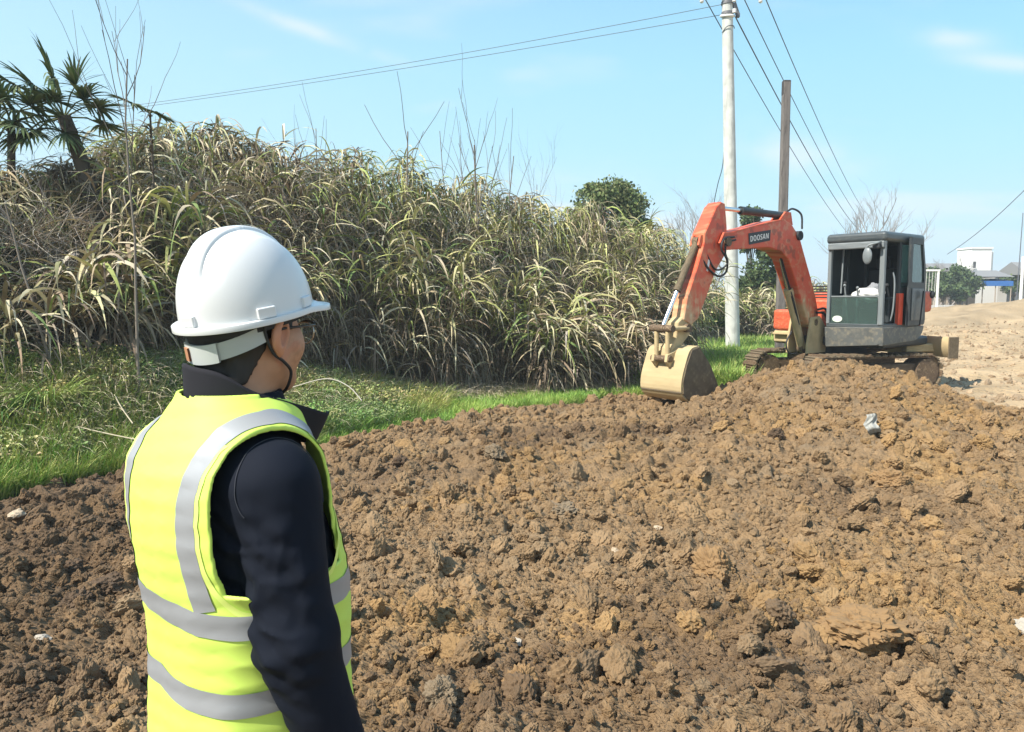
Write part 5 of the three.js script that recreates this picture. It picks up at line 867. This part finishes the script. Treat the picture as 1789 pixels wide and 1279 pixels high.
    for (let i = 0; i < nU; i++) { const a = nV * row + i; I.push(a, a + off, a + 1, a + 1, a + off, a + off + 1); }
    for (const i of [0, nU]) for (let j = 0; j < nV; j++) { const a = j * row + i; I.push(a, a + row, a + off, a + row, a + row + off, a + off); }
    const g = new THREE.BufferGeometry(); g.setAttribute('position', new THREE.BufferAttribute(new Float32Array(P), 3)); g.setIndex(I); g.computeVertexNormals();
    const m = navy.clone(); m.side = THREE.DoubleSide; m.color = RGB(0.022, 0.022, 0.028); mesh('collar', g, m, jacket);
  }
  const tg = nets((x, y, z) => { const s = x < 0 ? -1 : 1; return Math.max(smin(legs(x, y, z, 0.018 + 0.006 * n3(x * 12, y * 9, z * 12)), Math.max(torso(x, y, z, -0.006), y - 0.9), 0.05), y - 0.88, 0.045 - y); }, [-0.25, 0.02, -0.2], [0.25, 0.92, 0.2], 0.010);
  mesh('trousers', tg, cloth, man);
  for (const s of [-1, 1]) mesh('shoe', nets((x, y, z) => Math.max(smin(cap(x, y, z, [s * 0.11, 0.06, -0.05], [s * 0.128, 0.045, 0.16], 0.050, 0.042), cap(x, y, z, [s * 0.11, 0.06, -0.03], [s * 0.11, 0.13, -0.02], 0.05, 0.055), 0.04), 0.004 - y), [s * 0.11 - 0.09, -0.01, -0.13], [s * 0.11 + 0.09, 0.2, 0.24], 0.008), leather, man);
  // ---- vest
  const vest = mesh('safety_vest', nets(vestD, [-0.26, 0.72, -0.20], [0.26, 1.45, 0.215], 0.0032), lime, man);
  vest.userData.label = 'fluorescent yellow green safety vest';
  const grad = (q, f) => { const e = 0.002, gx = f(q[0] + e, q[1], q[2]) - f(q[0] - e, q[1], q[2]), gy = f(q[0], q[1] + e, q[2]) - f(q[0], q[1] - e, q[2]), gz = f(q[0], q[1], q[2] + e) - f(q[0], q[1], q[2] - e), l = Math.hypot(gx, gy, gz) || 1; return [gx / l, gy / l, gz / l, l / (2 * e)]; };
  const land = (q, lift, it = 16) => { for (let k = 0; k < it; k++) { const f = vestBase(...q) - VG - 0.0032 - lift, g = grad(q, vestBase), s = f * 0.9 / Math.max(0.6, g[3]); q = [q[0] - g[0] * s, q[1] - g[1] * s, q[2] - g[2] * s]; } return q; };
  // a band sewn onto the vest: follows the cloth along a centre line
  const band = (name, line, half, closed, m, lift = 0.0016, n = 90, nv = 6) => {
    const cv = new THREE.CatmullRomCurve3(line.map((p) => V(...p)), closed), P = [], I = [], row = nv + 1;
    for (let i = 0; i <= n; i++) {
      const c = cv.getPoint(i / n), t = cv.getTangent(i / n), q = land([c.x, c.y, c.z], lift), g = grad(q, vestBase), sd = t.clone().cross(V(g[0], g[1], g[2])).normalize();
      for (let j = 0; j <= nv; j++) { const o = (j / nv * 2 - 1) * half, e = land([q[0] + sd.x * o, q[1] + sd.y * o, q[2] + sd.z * o], lift, 8); P.push(...e); }
    }
    for (let i = 0; i < n; i++) for (let j = 0; j < nv; j++) { const a = i * row + j; I.push(a, a + row, a + 1, a + 1, a + row, a + row + 1); }
    const gg = new THREE.BufferGeometry(); gg.setAttribute('position', new THREE.BufferAttribute(new Float32Array(P), 3)); gg.setIndex(I); gg.computeVertexNormals();
    return mesh(name, gg, m, vest);
  };
  const hoop = (y, wav) => { const o = []; for (let k = 0; k < 28; k++) { const a = k / 28 * 6.2832; o.push([Math.sin(a) * (tA(y) + 0.02), y + wav * Math.sin(a * 3 + 1), -Math.cos(a) * (tB(y) + 0.02) + tC(y)]); } return o; };
  band('reflective_band', hoop(1.068, 0.003), 0.022, true, silver, 0.0016, 160);
  band('reflective_band', hoop(0.925, 0.004), 0.022, true, silver, 0.0016, 160);
  for (const s of [-1, 1]) {
    band('reflective_strap', [[s * 0.126, 1.088, -0.12], [s * 0.120, 1.15, -0.14], [s * 0.116, 1.22, -0.15], [s * 0.117, 1.29, -0.13], [s * 0.124, 1.345, -0.085], [s * 0.130, 1.372, -0.02], [s * 0.124, 1.345, 0.055], [s * 0.112, 1.28, 0.11], [s * 0.104, 1.20, 0.14], [s * 0.102, 1.088, 0.16]], 0.0215, false, silver, 0.0016, 110);
    const hole = []; for (let k = 0; k < 40; k++) { const a = k / 40 * 6.2832; hole.push([s * (0.155 + 0.02 * Math.sin(a) ** 2 * -1), 1.214 + Math.cos(a) * 0.1345, -0.018 + Math.sin(a) * 0.1075]); }
    band('armhole_trim', hole.filter((p) => p[1] < 1.335), 0.0065, false, paleLime, 0.0012, 120, 3);
  }
  // ---- helmet
  {
    const hg = new THREE.Group(); hg.name = 'safety_helmet'; hg.userData.label = 'white ridged hard hat with short brim'; man.add(hg);
    hg.scale.setScalar(0.985); hg.position.copy(HP).add(V(0, 0.040, 0.002)); hg.rotation.set(-0.20, HT, 0, 'YXZ');
    const white = mat([0.68, 0.69, 0.69], 0.32, { clearcoat: 0.35, clearcoatRoughness: 0.25 });
    const A = 0.111, B = 0.128, Hh = 0.158, nU = 360, rows = [];
    for (let k = 0; k <= 46; k++) rows.push(['d', 1 - k / 46]);
    rows.push(['b', 0.10], ['b', 0.45], ['b', 0.8], ['b', 1.0], ['e', 1.0], ['u', 0.9], ['u', 0.4], ['u', 0.0]);
    for (let k = 1; k <= 20; k++) rows.push(['i', k / 20]);
    const P = [], I = [];
    const brimW = (c) => 0.010 + 0.026 * sstep(0.25, 1.0, c) + 0.004 * sstep(0.2, 1, -c);
    rows.forEach(([k, v]) => {
      for (let i = 0; i < nU; i++) {
        const a = i / nU * 6.2832, c = Math.cos(a), s = Math.sin(a);   // c = 1 at the front
        if (k === 'd' || k === 'i') {
          const t = (k === 'd' ? v : v) * Math.PI / 2, rr = Math.pow(Math.max(0, Math.cos(t)), mix(0.80, 1.02, sstep(-0.1, 1, c))), yy = Math.pow(Math.sin(t), 0.96);
          const sc = k === 'i' ? 0.978 : 1; let x = s * A * rr * sc, z = c * B * rr * sc, y = yy * Hh * sc + 0.004;
          if (k === 'd') {
            const l = Math.abs(x), zf = z / B, along = sstep(0.38, 0.62, yy) * sstep(-1.05, -0.55, zf) * sstep(0.98, 0.60, zf);
            const mid = 1 - sstep(0.018, 0.026, l), groove = sstep(0.022, 0.031, l) * (1 - sstep(0.040, 0.066, l)), lip = 0;
            const up = (0.003 * mid - 0.011 * groove + 0.003 * lip) * along, ax = x / (A * A), ay = y / (Hh * Hh), az = z / (B * B), al = Math.hypot(ax, ay, az) || 1; x += ax / al * up; y += ay / al * up; z += az / al * up;
          }
          P.push(x, y, z);
        } else { const w = brimW(c), o = (k === 'e' ? 1 : v) * w, drop = -0.006 * sstep(0, 0.03, o) - (k === 'e' ? 0.009 : k === 'u' ? 0.010 : 0) + 0.004 * (k === 'b' && v > 0.9 ? 0.3 : 0); const nx = s / A, nz = c / B, nl = Math.hypot(nx, nz); P.push(s * A + nx / nl * o, 0.004 + drop - 0.012 * sstep(0.3, 1, c) * o / 0.05, c * B + nz / nl * o); }
      }
    });
    for (let j = 0; j < rows.length - 1; j++) for (let i = 0; i < nU; i++) { const q = (i + 1) % nU, a = j * nU + i, b = j * nU + q; I.push(a, a + nU, b, b, a + nU, b + nU); }
    const g = new THREE.BufferGeometry(); g.setAttribute('position', new THREE.BufferAttribute(new Float32Array(P), 3)); g.setIndex(I); g.computeVertexNormals();
    mesh('shell', g, white, hg);
    // slot bosses on the rim
    for (const [ang, w] of [[-1.95, 0.034], [1.95, 0.034], [-1.18, 0.030], [1.18, 0.030], [Math.PI, 0.03]]) { const q = box(w, 0.020, 0.009, 0.0025), x = Math.sin(ang) * A * 1.006, z = Math.cos(ang) * B * 1.006, o = mesh('slot_boss', q, white, hg); o.position.set(x, 0.014, z); o.rotation.y = Math.atan2(Math.sin(ang) / A, Math.cos(ang) / B); }
    // headband inside, hanging lower at the nape
    const strip = (name, pts, half, th, m, n = 60, tilt = 0) => { const cv = new THREE.CatmullRomCurve3(pts.map((p) => V(...p))), PP = [], II = []; for (let i = 0; i <= n; i++) { const c = cv.getPoint(i / n), o = V(c.x, 0, c.z).normalize(); for (const [h, d] of [[-1, 0], [1, 0], [1, 1], [-1, 1]]) PP.push(c.x + o.x * (d * th + (h > 0 ? tilt : 0)), c.y + h * half, c.z + o.z * (d * th + (h > 0 ? tilt : 0))); } for (let i = 0; i < n; i++) for (let k = 0; k < 4; k++) { const a = i * 4 + k, b = i * 4 + (k + 1) % 4; II.push(a, a + 4, b, b, a + 4, b + 4); } const q = new THREE.BufferGeometry(); q.setAttribute('position', new THREE.BufferAttribute(new Float32Array(PP), 3)); q.setIndex(II); const q2 = q.toNonIndexed(); q2.computeVertexNormals(); return mesh(name, q2, m, hg); };
    const arc = (a0, a1, ra, rb, y0, y1) => Array.from({ length: 17 }, (_, k) => { const a = mix(a0, a1, k / 16), back = 0.5 - 0.5 * Math.cos(a); return [Math.sin(a) * ra, mix(y0, y1, back), Math.cos(a) * rb]; });
    const greyS = mat([0.40, 0.42, 0.41], 0.6), darkS = mat([0.02, 0.02, 0.022], 0.7);
    strip('headband', arc(1.98, 4.30, 0.0985, 0.1215, 0.030, -0.046), 0.0155, 0.003, greyS, 60);
    strip('headband_adjuster', arc(2.72, 3.56, 0.101, 0.124, 0.030, -0.0470), 0.0175, 0.005, mat([0.50, 0.53, 0.52], 0.45), 24);
    strip('adjuster_tab', arc(2.84, 2.96, 0.106, 0.129, 0.030, -0.0470), 0.012, 0.004, mat([0.45, 0.22, 0.12], 0.6), 8);
    strip('inner_cradle', arc(0.2, 6.08, 0.098, 0.119, 0.010, 0.000), 0.022, 0.004, darkS, 60);
    for (const s of [-1, 1]) strip('side_strap', [[s * 0.098, 0.012, -0.040], [s * 0.093, -0.028, -0.030], [s * 0.088, -0.058, -0.018]], 0.001, 0.003, darkS, 12);
    // chin cord
    const toH = (x, y, z) => { const v = V(x, y, z).sub(V(0, 0.040, 0.002)); return v.applyAxisAngle(V(1, 0, 0), 0.20); };
    for (const s of [-1, 1]) mesh('chin_cord', tube([toH(s * 0.096, 0.050, -0.042), toH(s * 0.094, 0.012, -0.044), toH(s * 0.090, -0.030, -0.022), toH(s * 0.084, -0.048, 0.008), toH(s * 0.078, -0.068, 0.030), toH(s * 0.058, -0.100, 0.038), toH(s * 0.02, -0.118, 0.052), toH(0, -0.120, 0.054)], 0.0030, 50, 7), darkS, hg);
  }
  // ---- glasses
  {
    const gg = new THREE.Group(); gg.name = 'glasses'; man.add(gg); gg.position.copy(HP).add(V(0, -0.010, 0)); gg.rotation.y = HT;
    const fr = mat([0.012, 0.012, 0.013], 0.3), gold = mat([0.60, 0.58, 0.52], 0.25, { metalness: 0.9 }), lensM = new THREE.MeshPhysicalMaterial({ color: RGB(0.95, 0.98, 0.97), roughness: 0.02, transmission: 1, thickness: 0 });
    for (const s of [-1, 1]) {
      mesh('temple', tube([V(s * 0.088, 0.006, -0.020), V(s * 0.091, 0.022, -0.006), V(s * 0.090, 0.026, 0.03), V(s * 0.082, 0.027, 0.070), V(s * 0.072, 0.028, 0.098)], 0.0024, 30, 7), fr, gg);
      const ring = [], lx = s * 0.037; for (let k = 0; k < 24; k++) { const a = k / 24 * 6.2832; ring.push(V(lx + Math.cos(a) * 0.029, 0.014 + Math.sin(a) * (Math.sin(a) > 0 ? 0.018 : 0.023), 0.108 - 0.007 * Math.abs(Math.cos(a)))); }
      mesh('rim', new THREE.TubeGeometry(new THREE.CatmullRomCurve3(ring, true), 48, 0.0013, 6, true), gold, gg);
      mesh('brow_bar', tube([V(s * 0.070, 0.030, 0.098), V(s * 0.055, 0.034, 0.105), V(s * 0.030, 0.034, 0.110), V(s * 0.010, 0.026, 0.114)], 0.0026, 16, 6), fr, gg);
      const sh = new THREE.Shape(ring.map((p) => new THREE.Vector2(p.x, p.y))); mesh('lens', new THREE.ShapeGeometry(sh).translate(0, 0, 0.105), lensM, gg);
    }
    mesh('bridge', tube([V(-0.010, 0.024, 0.114), V(0, 0.028, 0.117), V(0.010, 0.024, 0.114)], 0.0018, 10, 6), gold, gg);
  }
}

// ================= POLES, WIRES, FAR BUILDINGS =================
{
  const conc = new THREE.MeshStandardMaterial({ roughness: 0.95, map: (() => { const ch = [0, 1, 2].map((k) => tiled((u, v) => { const a = fbm(u * 6, v * 14, 5), st = sstep(0.1, 0.5, fbm(u * 20, v * 3, 4)); return clamp([196, 197, 191][k] * (1 + 0.16 * a) * (1 - 0.22 * st), 0, 255); })); return noiseTex(256, (u, v) => ch.map((f) => f(u, v)), true); })() });
  conc.map.repeat.set(1, 5);
  const oldWood = new THREE.MeshStandardMaterial({ roughness: 0.95, map: (() => { const ch = [0, 1, 2].map((k) => tiled((u, v) => { const a = fbm(u * 26, v * 3, 5), st = sstep(0.0, 0.5, fbm(u * 5, v * 9, 4)); return clamp([112, 106, 102][k] * (1 + 0.3 * a) * (1 - 0.3 * st), 0, 255); })); return noiseTex(256, (u, v) => ch.map((f) => f(u, v)), true); })() });
  oldWood.map.repeat.set(1, 4);
  const tarM = mat([0.05, 0.045, 0.045], 0.9), iron = mat([0.16, 0.16, 0.17], 0.6, { metalness: 0.4 }), porc = mat([0.75, 0.75, 0.73], 0.3), brownI = mat([0.05, 0.045, 0.05], 0.35), wireM = mat([0.10, 0.11, 0.13], 0.7);
  const D1 = 20.5, b1 = at(1281, 610, D1), t1 = at(1268, -150, D1), foot = V(b1.x, ground(b1.x, b1.z) - 0.1, b1.z);
  const pole = thing('utility_pole', 'tall pale round concrete utility pole behind the excavator arm', 'utility pole', [foot.x, foot.y, foot.z]);
  const L = (v) => v.clone().sub(foot), axis = (y) => { const k = (y - b1.y) / (t1.y - b1.y); return V(mix(b1.x, t1.x, k), y, mix(b1.z, t1.z, k)); };
  mesh('shaft', rod(V(0, 0, 0), L(t1), 0.195, 0.125, 32), conc, pole);
  const yA = at(1270, 24, D1).y, yB = at(1270, 6, D1).y, yC = at(1270, -6, D1).y;
  for (const y of [yA, yB]) { const c = L(axis(y)); mesh('steel_band', new THREE.CylinderGeometry(0.158, 0.158, 0.07, 28).translate(c.x, c.y, c.z), iron, pole); }
  { const c = L(axis(yA)); mesh('clevis_bracket', merge([box(0.10, 0.34, 0.08, 0.01).rotateZ(0.35).translate(c.x + 0.21, c.y + 0.10, c.z + 0.04), box(0.08, 0.10, 0.10, 0.01).translate(c.x + 0.27, c.y - 0.06, c.z + 0.04)]), iron, pole); mesh('spool_insulator', new THREE.CylinderGeometry(0.05, 0.05, 0.09, 14).translate(c.x + 0.14, c.y + 0.02, c.z + 0.15), porc, pole); mesh('spool_insulator', new THREE.CylinderGeometry(0.05, 0.05, 0.09, 14).translate(c.x + 0.13, c.y + 0.30, c.z + 0.15), porc, pole); mesh('pole_collar', new THREE.TorusGeometry(0.165, 0.035, 8, 28).rotateX(Math.PI / 2 + 0.25).translate(c.x, c.y - 0.06, c.z), porc, pole); }
  { const c = L(axis(yC)); mesh('cross_arm', merge([box(1.75, 0.08, 0.08, 0.008).translate(c.x + 0.05, c.y + 0.12, c.z + 0.17)]), iron, pole); for (const dx of [-0.74, 0.80]) { mesh('pin_insulator', new THREE.LatheGeometry([[0.0, -0.16], [0.05, -0.16], [0.06, -0.11], [0.04, -0.09], [0.085, -0.04], [0.05, 0.0], [0.09, 0.03], [0.05, 0.07], [0.0, 0.08]].map((p) => new THREE.Vector2(p[0], p[1])), 18).translate(c.x + dx, c.y + 0.02, c.z + 0.17), dx < 0 ? brownI : porc, pole); mesh('insulator_cap', new THREE.SphereGeometry(0.055, 12, 8).translate(c.x + dx + 0.03, c.y - 0.18, c.z + 0.17), porc, pole); } }
  { const c = L(axis(at(1270, 50, D1).y)); mesh('wire_wrap', tube([V(c.x - 0.16, c.y - 0.12, c.z + 0.04), V(c.x - 0.06, c.y, c.z + 0.17), V(c.x + 0.1, c.y + 0.03, c.z + 0.14), V(c.x + 0.17, c.y, c.z + 0.02)], 0.012, 16, 5), wireM, pole); }
  const D2 = 17.5, b2 = at(1362, 612, D2), t2 = at(1374, 143, D2), f2 = V(b2.x, ground(b2.x, b2.z) - 0.1, b2.z);
  const p2 = thing('wooden_post', 'shorter grey brown square post standing between the concrete pole and the cab', 'post', [f2.x, f2.y, f2.z]);
  { const sh = [[-0.088, -0.07], [0.088, -0.07], [0.088, 0.07], [-0.088, 0.07]], top = t2.clone().sub(f2), g = new RoundedBoxGeometry(0.185, top.y, 0.16, 2, 0.025); g.translate(0, top.y / 2, 0); const p = g.attributes.position; for (let i = 0; i < p.count; i++) { const k = p.getY(i) / top.y; p.setX(i, p.getX(i) * mix(1.08, 0.9, k) + top.x * k); p.setZ(i, p.getZ(i) + top.z * k); } g.computeVertexNormals(); mesh('shaft', g, oldWood, p2); mesh('tar_cap', box(0.175, 0.34, 0.155, 0.025).translate(top.x, top.y - 0.14, top.z), tarM, p2); }
  // wires: each runs in the open air between its supports, with a little sag
  const wire = (a, b, sag, r, label) => { const pts = []; for (let k = 0; k <= 24; k++) { const t = k / 24, p = a.clone().lerp(b, t); p.y -= sag * 4 * t * (1 - t); pts.push(p); } const o = mesh('power_line', tube(pts, r, 60, 5), wireM); tag(o, label, 'wire', 'overhead wires'); };
  const A = axis(yA), B = axis(yB), arm = axis(yC).add(V(-0.70, 0.0, 0.17)), armR = axis(yC).add(V(0.9, 0.05, 0.17)), farP = (px, py) => at(px, py, 62);
  wire(B, at(-120, 224, 34), 0.35, 0.008, 'upper of the two wires running left from the pole top');
  wire(A, at(-120, 230, 34), 0.25, 0.008, 'lower of the two wires running left from the pole top');
  wire(arm, farP(1492, 420), 0.5, 0.014, 'wire from the dark left insulator down behind the pole toward the cab roof tree');
  wire(A.clone().add(V(0.2, -0.1, 0.05)), farP(1500, 402), 0.5, 0.018, 'thick wire leaving the right side of the pole just under the band');
  wire(at(1298, -6, 20.4), farP(1506, 388), 0.45, 0.014, 'wire passing just behind the top of the square post');
  wire(at(1336, -6, 20.2), farP(1512, 372), 0.45, 0.014, 'rightmost of the wires sloping down from the pole to the far tree');
  { const pts = [at(1266, 150, D1 + 0.2), at(1265, 250, D1 + 0.2), at(1262, 292, D1 + 0.3), at(1254, 322, D1 + 0.6), at(1245, 372, D1 + 1.2), at(1243, 420, D1 + 1.5)]; tag(mesh('drop_cable', tube(pts, 0.012, 40, 5), wireM), 'loose cable hanging down along the left of the concrete pole', 'cable', 'overhead wires'); }
  wire(at(1800, 322, 44), at(1655, 444, 60), 0.3, 0.022, 'short wire at the right edge dropping toward the hazy trees');

  // ---- far side of the lot
  const wh = mat([0.78, 0.77, 0.74], 0.9), dkw = mat([0.06, 0.065, 0.07], 0.4), roofG = mat([0.22, 0.22, 0.22], 0.9), blue = mat([0.03, 0.14, 0.42], 0.6), wallM = mat([0.52, 0.51, 0.48], 0.95), wood = mat([0.34, 0.28, 0.22], 0.9);
  const D = 70, q0 = at(1695, 480, D), q1 = at(1731, 480, D), wy0 = -0.3, wy1 = at(1700, 435, D).y, bw = q1.x - q0.x;
  const bld = thing('white_building', 'small white block of a building with two dark windows beyond the lot', 'building', [(q0.x + q1.x) / 2, wy0, -D]);
  mesh('wall', boxAt(-bw / 2, bw / 2, 0, wy1 - wy0, -2.2, 0, 0.02), wh, bld); mesh('parapet', merge([boxAt(-bw / 2 - 0.08, bw / 2 + 0.08, wy1 - wy0, wy1 - wy0 + 0.16, -2.28, 0.08, 0.02)]), wh, bld);
  const hgt = wy1 - wy0; const wq = at(1702, 460, D), w2 = at(1731, 455, D);
  for (const [x, y, w, h] of [[-bw / 2 + 0.35, wq.y - wy0 - 0.45, 0.26, 0.6]]) { const wi = mesh('window', boxAt(x - w / 2, x + w / 2, y, y + h, -0.03, 0.012, 0.005), dkw, bld); mesh('sill', boxAt(x - w / 2 - 0.05, x + w / 2 + 0.05, y - 0.07, y, 0, 0.08, 0.005), wh, wi); }
  mesh('side_wing', boxAt(bw / 2, bw / 2 + 0.46, 0, hgt - 0.2, -1.9, -0.5, 0.02), wh, bld); mesh('window', boxAt(bw / 2 + 0.12, bw / 2 + 0.3, hgt - 1.5, hgt - 0.7, -0.505, -0.488, 0.004), dkw, bld);
  const aw0 = at(1712, 498, 58), aw1 = at(1766, 498, 58);
  const shed = thing('blue_awning', 'blue sheet awning on thin posts below the white building', 'awning', [(aw0.x + aw1.x) / 2, ground(aw0.x, -58), -58]);
  { const w = aw1.x - aw0.x, h = at(1740, 489, 58).y - ground(aw0.x, -58); mesh('sheet', box(w, 0.05, 2.2, 0.01).rotateX(0.12).translate(0, h, -0.8), blue, shed); mesh('valance', boxAt(-w / 2, w / 2, h - 0.48, h - 0.14, 0.27, 0.31, 0.01), blue, shed); for (const x of [-w / 2 + 0.1, -0.1, w / 2 - 0.1]) mesh('post', rod(V(x, 0, 0.2), V(x, h - 0.15, 0.2), 0.04), wood, shed); }
  const house = (x0p, x1p, yr, ye, d, label, wallC) => { const a = at(x0p, ye, d), b = at(x1p, ye, d), top = at(x0p, yr, d).y, w = b.x - a.x, g0 = ground((a.x + b.x) / 2, -d), eh = a.y - g0, rh = top - a.y; const t = thing('low_house', label, 'house', [(a.x + b.x) / 2, g0, -d], 0, 'low roofs beyond the lot'); mesh('wall', boxAt(-w / 2, w / 2, 0, eh, -4, 0, 0.02), wallC, t); const sh = new THREE.Shape([[0.3, 0], [-2, rh], [-4.3, 0]].map((p) => new THREE.Vector2(...p))); mesh('roof', new THREE.ExtrudeGeometry(sh, { depth: w + 0.6, bevelEnabled: false }).rotateY(Math.PI / 2).translate(-w / 2 - 0.3, eh, 0).applyMatrix4(new THREE.Matrix4().makeScale(1, 1, 1)), roofG, t).rotation.y = 0; mesh('doorway', boxAt(-w * 0.2, w * 0.05, 0.02, eh * 0.75, 0.004, 0.02, 0.002), dkw, t); };
  house(1744, 1800, 460, 482, 64, 'grey roofed low house at the right edge behind the white pole', wallM);
  house(1660, 1706, 474, 486, 62, 'low dark roofed shed left of the blue awning', wood);
  house(1598, 1640, 462, 476, 66, 'low roof just right of the cab', wallM);
  // boundary wall with a frame of white posts
  const wallA = at(1560, 528, 52), wallB = at(1800, 518, 52);
  const bw0 = thing('boundary_wall', 'long low grey concrete wall along the back of the lot', 'wall', [(wallA.x + wallB.x) / 2, ground(20, -52) - 0.2, -52]);
  { const w = wallB.x - wallA.x; for (let k = 0; k < 8; k++) mesh('wall_panel', boxAt(-w / 2 + k * w / 8 + 0.015, -w / 2 + (k + 1) * w / 8 - 0.015, 0, 1.35 + 0.03 * n2(k * 3.3, 1), -0.12 + 0.01 * (k % 2), 0.01 * (k % 2), 0.015), wallM, bw0); }
  const fr = at(1637, 525, 50), ftop = at(1637, 474, 50).y - ground(fr.x, -50);
  const frame = thing('gate', 'white metal gate standing right of the cab', 'gate', [fr.x, ground(fr.x, -50), -50]);
  mesh('post', boxAt(-0.06, 0.06, 0, ftop, -0.06, 0.06, 0.01), wh, frame); mesh('post', boxAt(-1.62, -1.50, 0, ftop, -0.06, 0.06, 0.01), wh, frame); mesh('top_rail', boxAt(-1.7, 0.10, ftop, ftop + 0.12, -0.07, 0.07, 0.01), wh, frame);
  for (let k = 0; k < 7; k++) mesh('bar', boxAt(-1.40 + k * 0.2, -1.375 + k * 0.2, 0.3, ftop - 0.001, -0.015, 0.015, 0.003), wallM, frame);
  const rp = at(1784, 512, 45), rt = at(1785, 448, 45);
  tag(mesh('white_pole', rod(V(rp.x, ground(rp.x, -45) - 0.1, -45), V(rp.x, rt.y, -45), 0.09, 0.08, 14), wh), 'short white pole at the right edge of the picture', 'pole');
  const tp = at(1776, 520, 60), tt = at(1778, 372, 60);
  tag(mesh('thin_mast', rod(V(tp.x, ground(tp.x, -60) - 0.1, -60), V(tp.x + 0.1, tt.y, -60), 0.05, 0.03, 10), wireM), 'thin dark mast above the grey roof at the right edge', 'mast');
}

scene.fog = new THREE.FogExp2(0xdce8f0, 0.0017);
renderer.render(scene, camera);
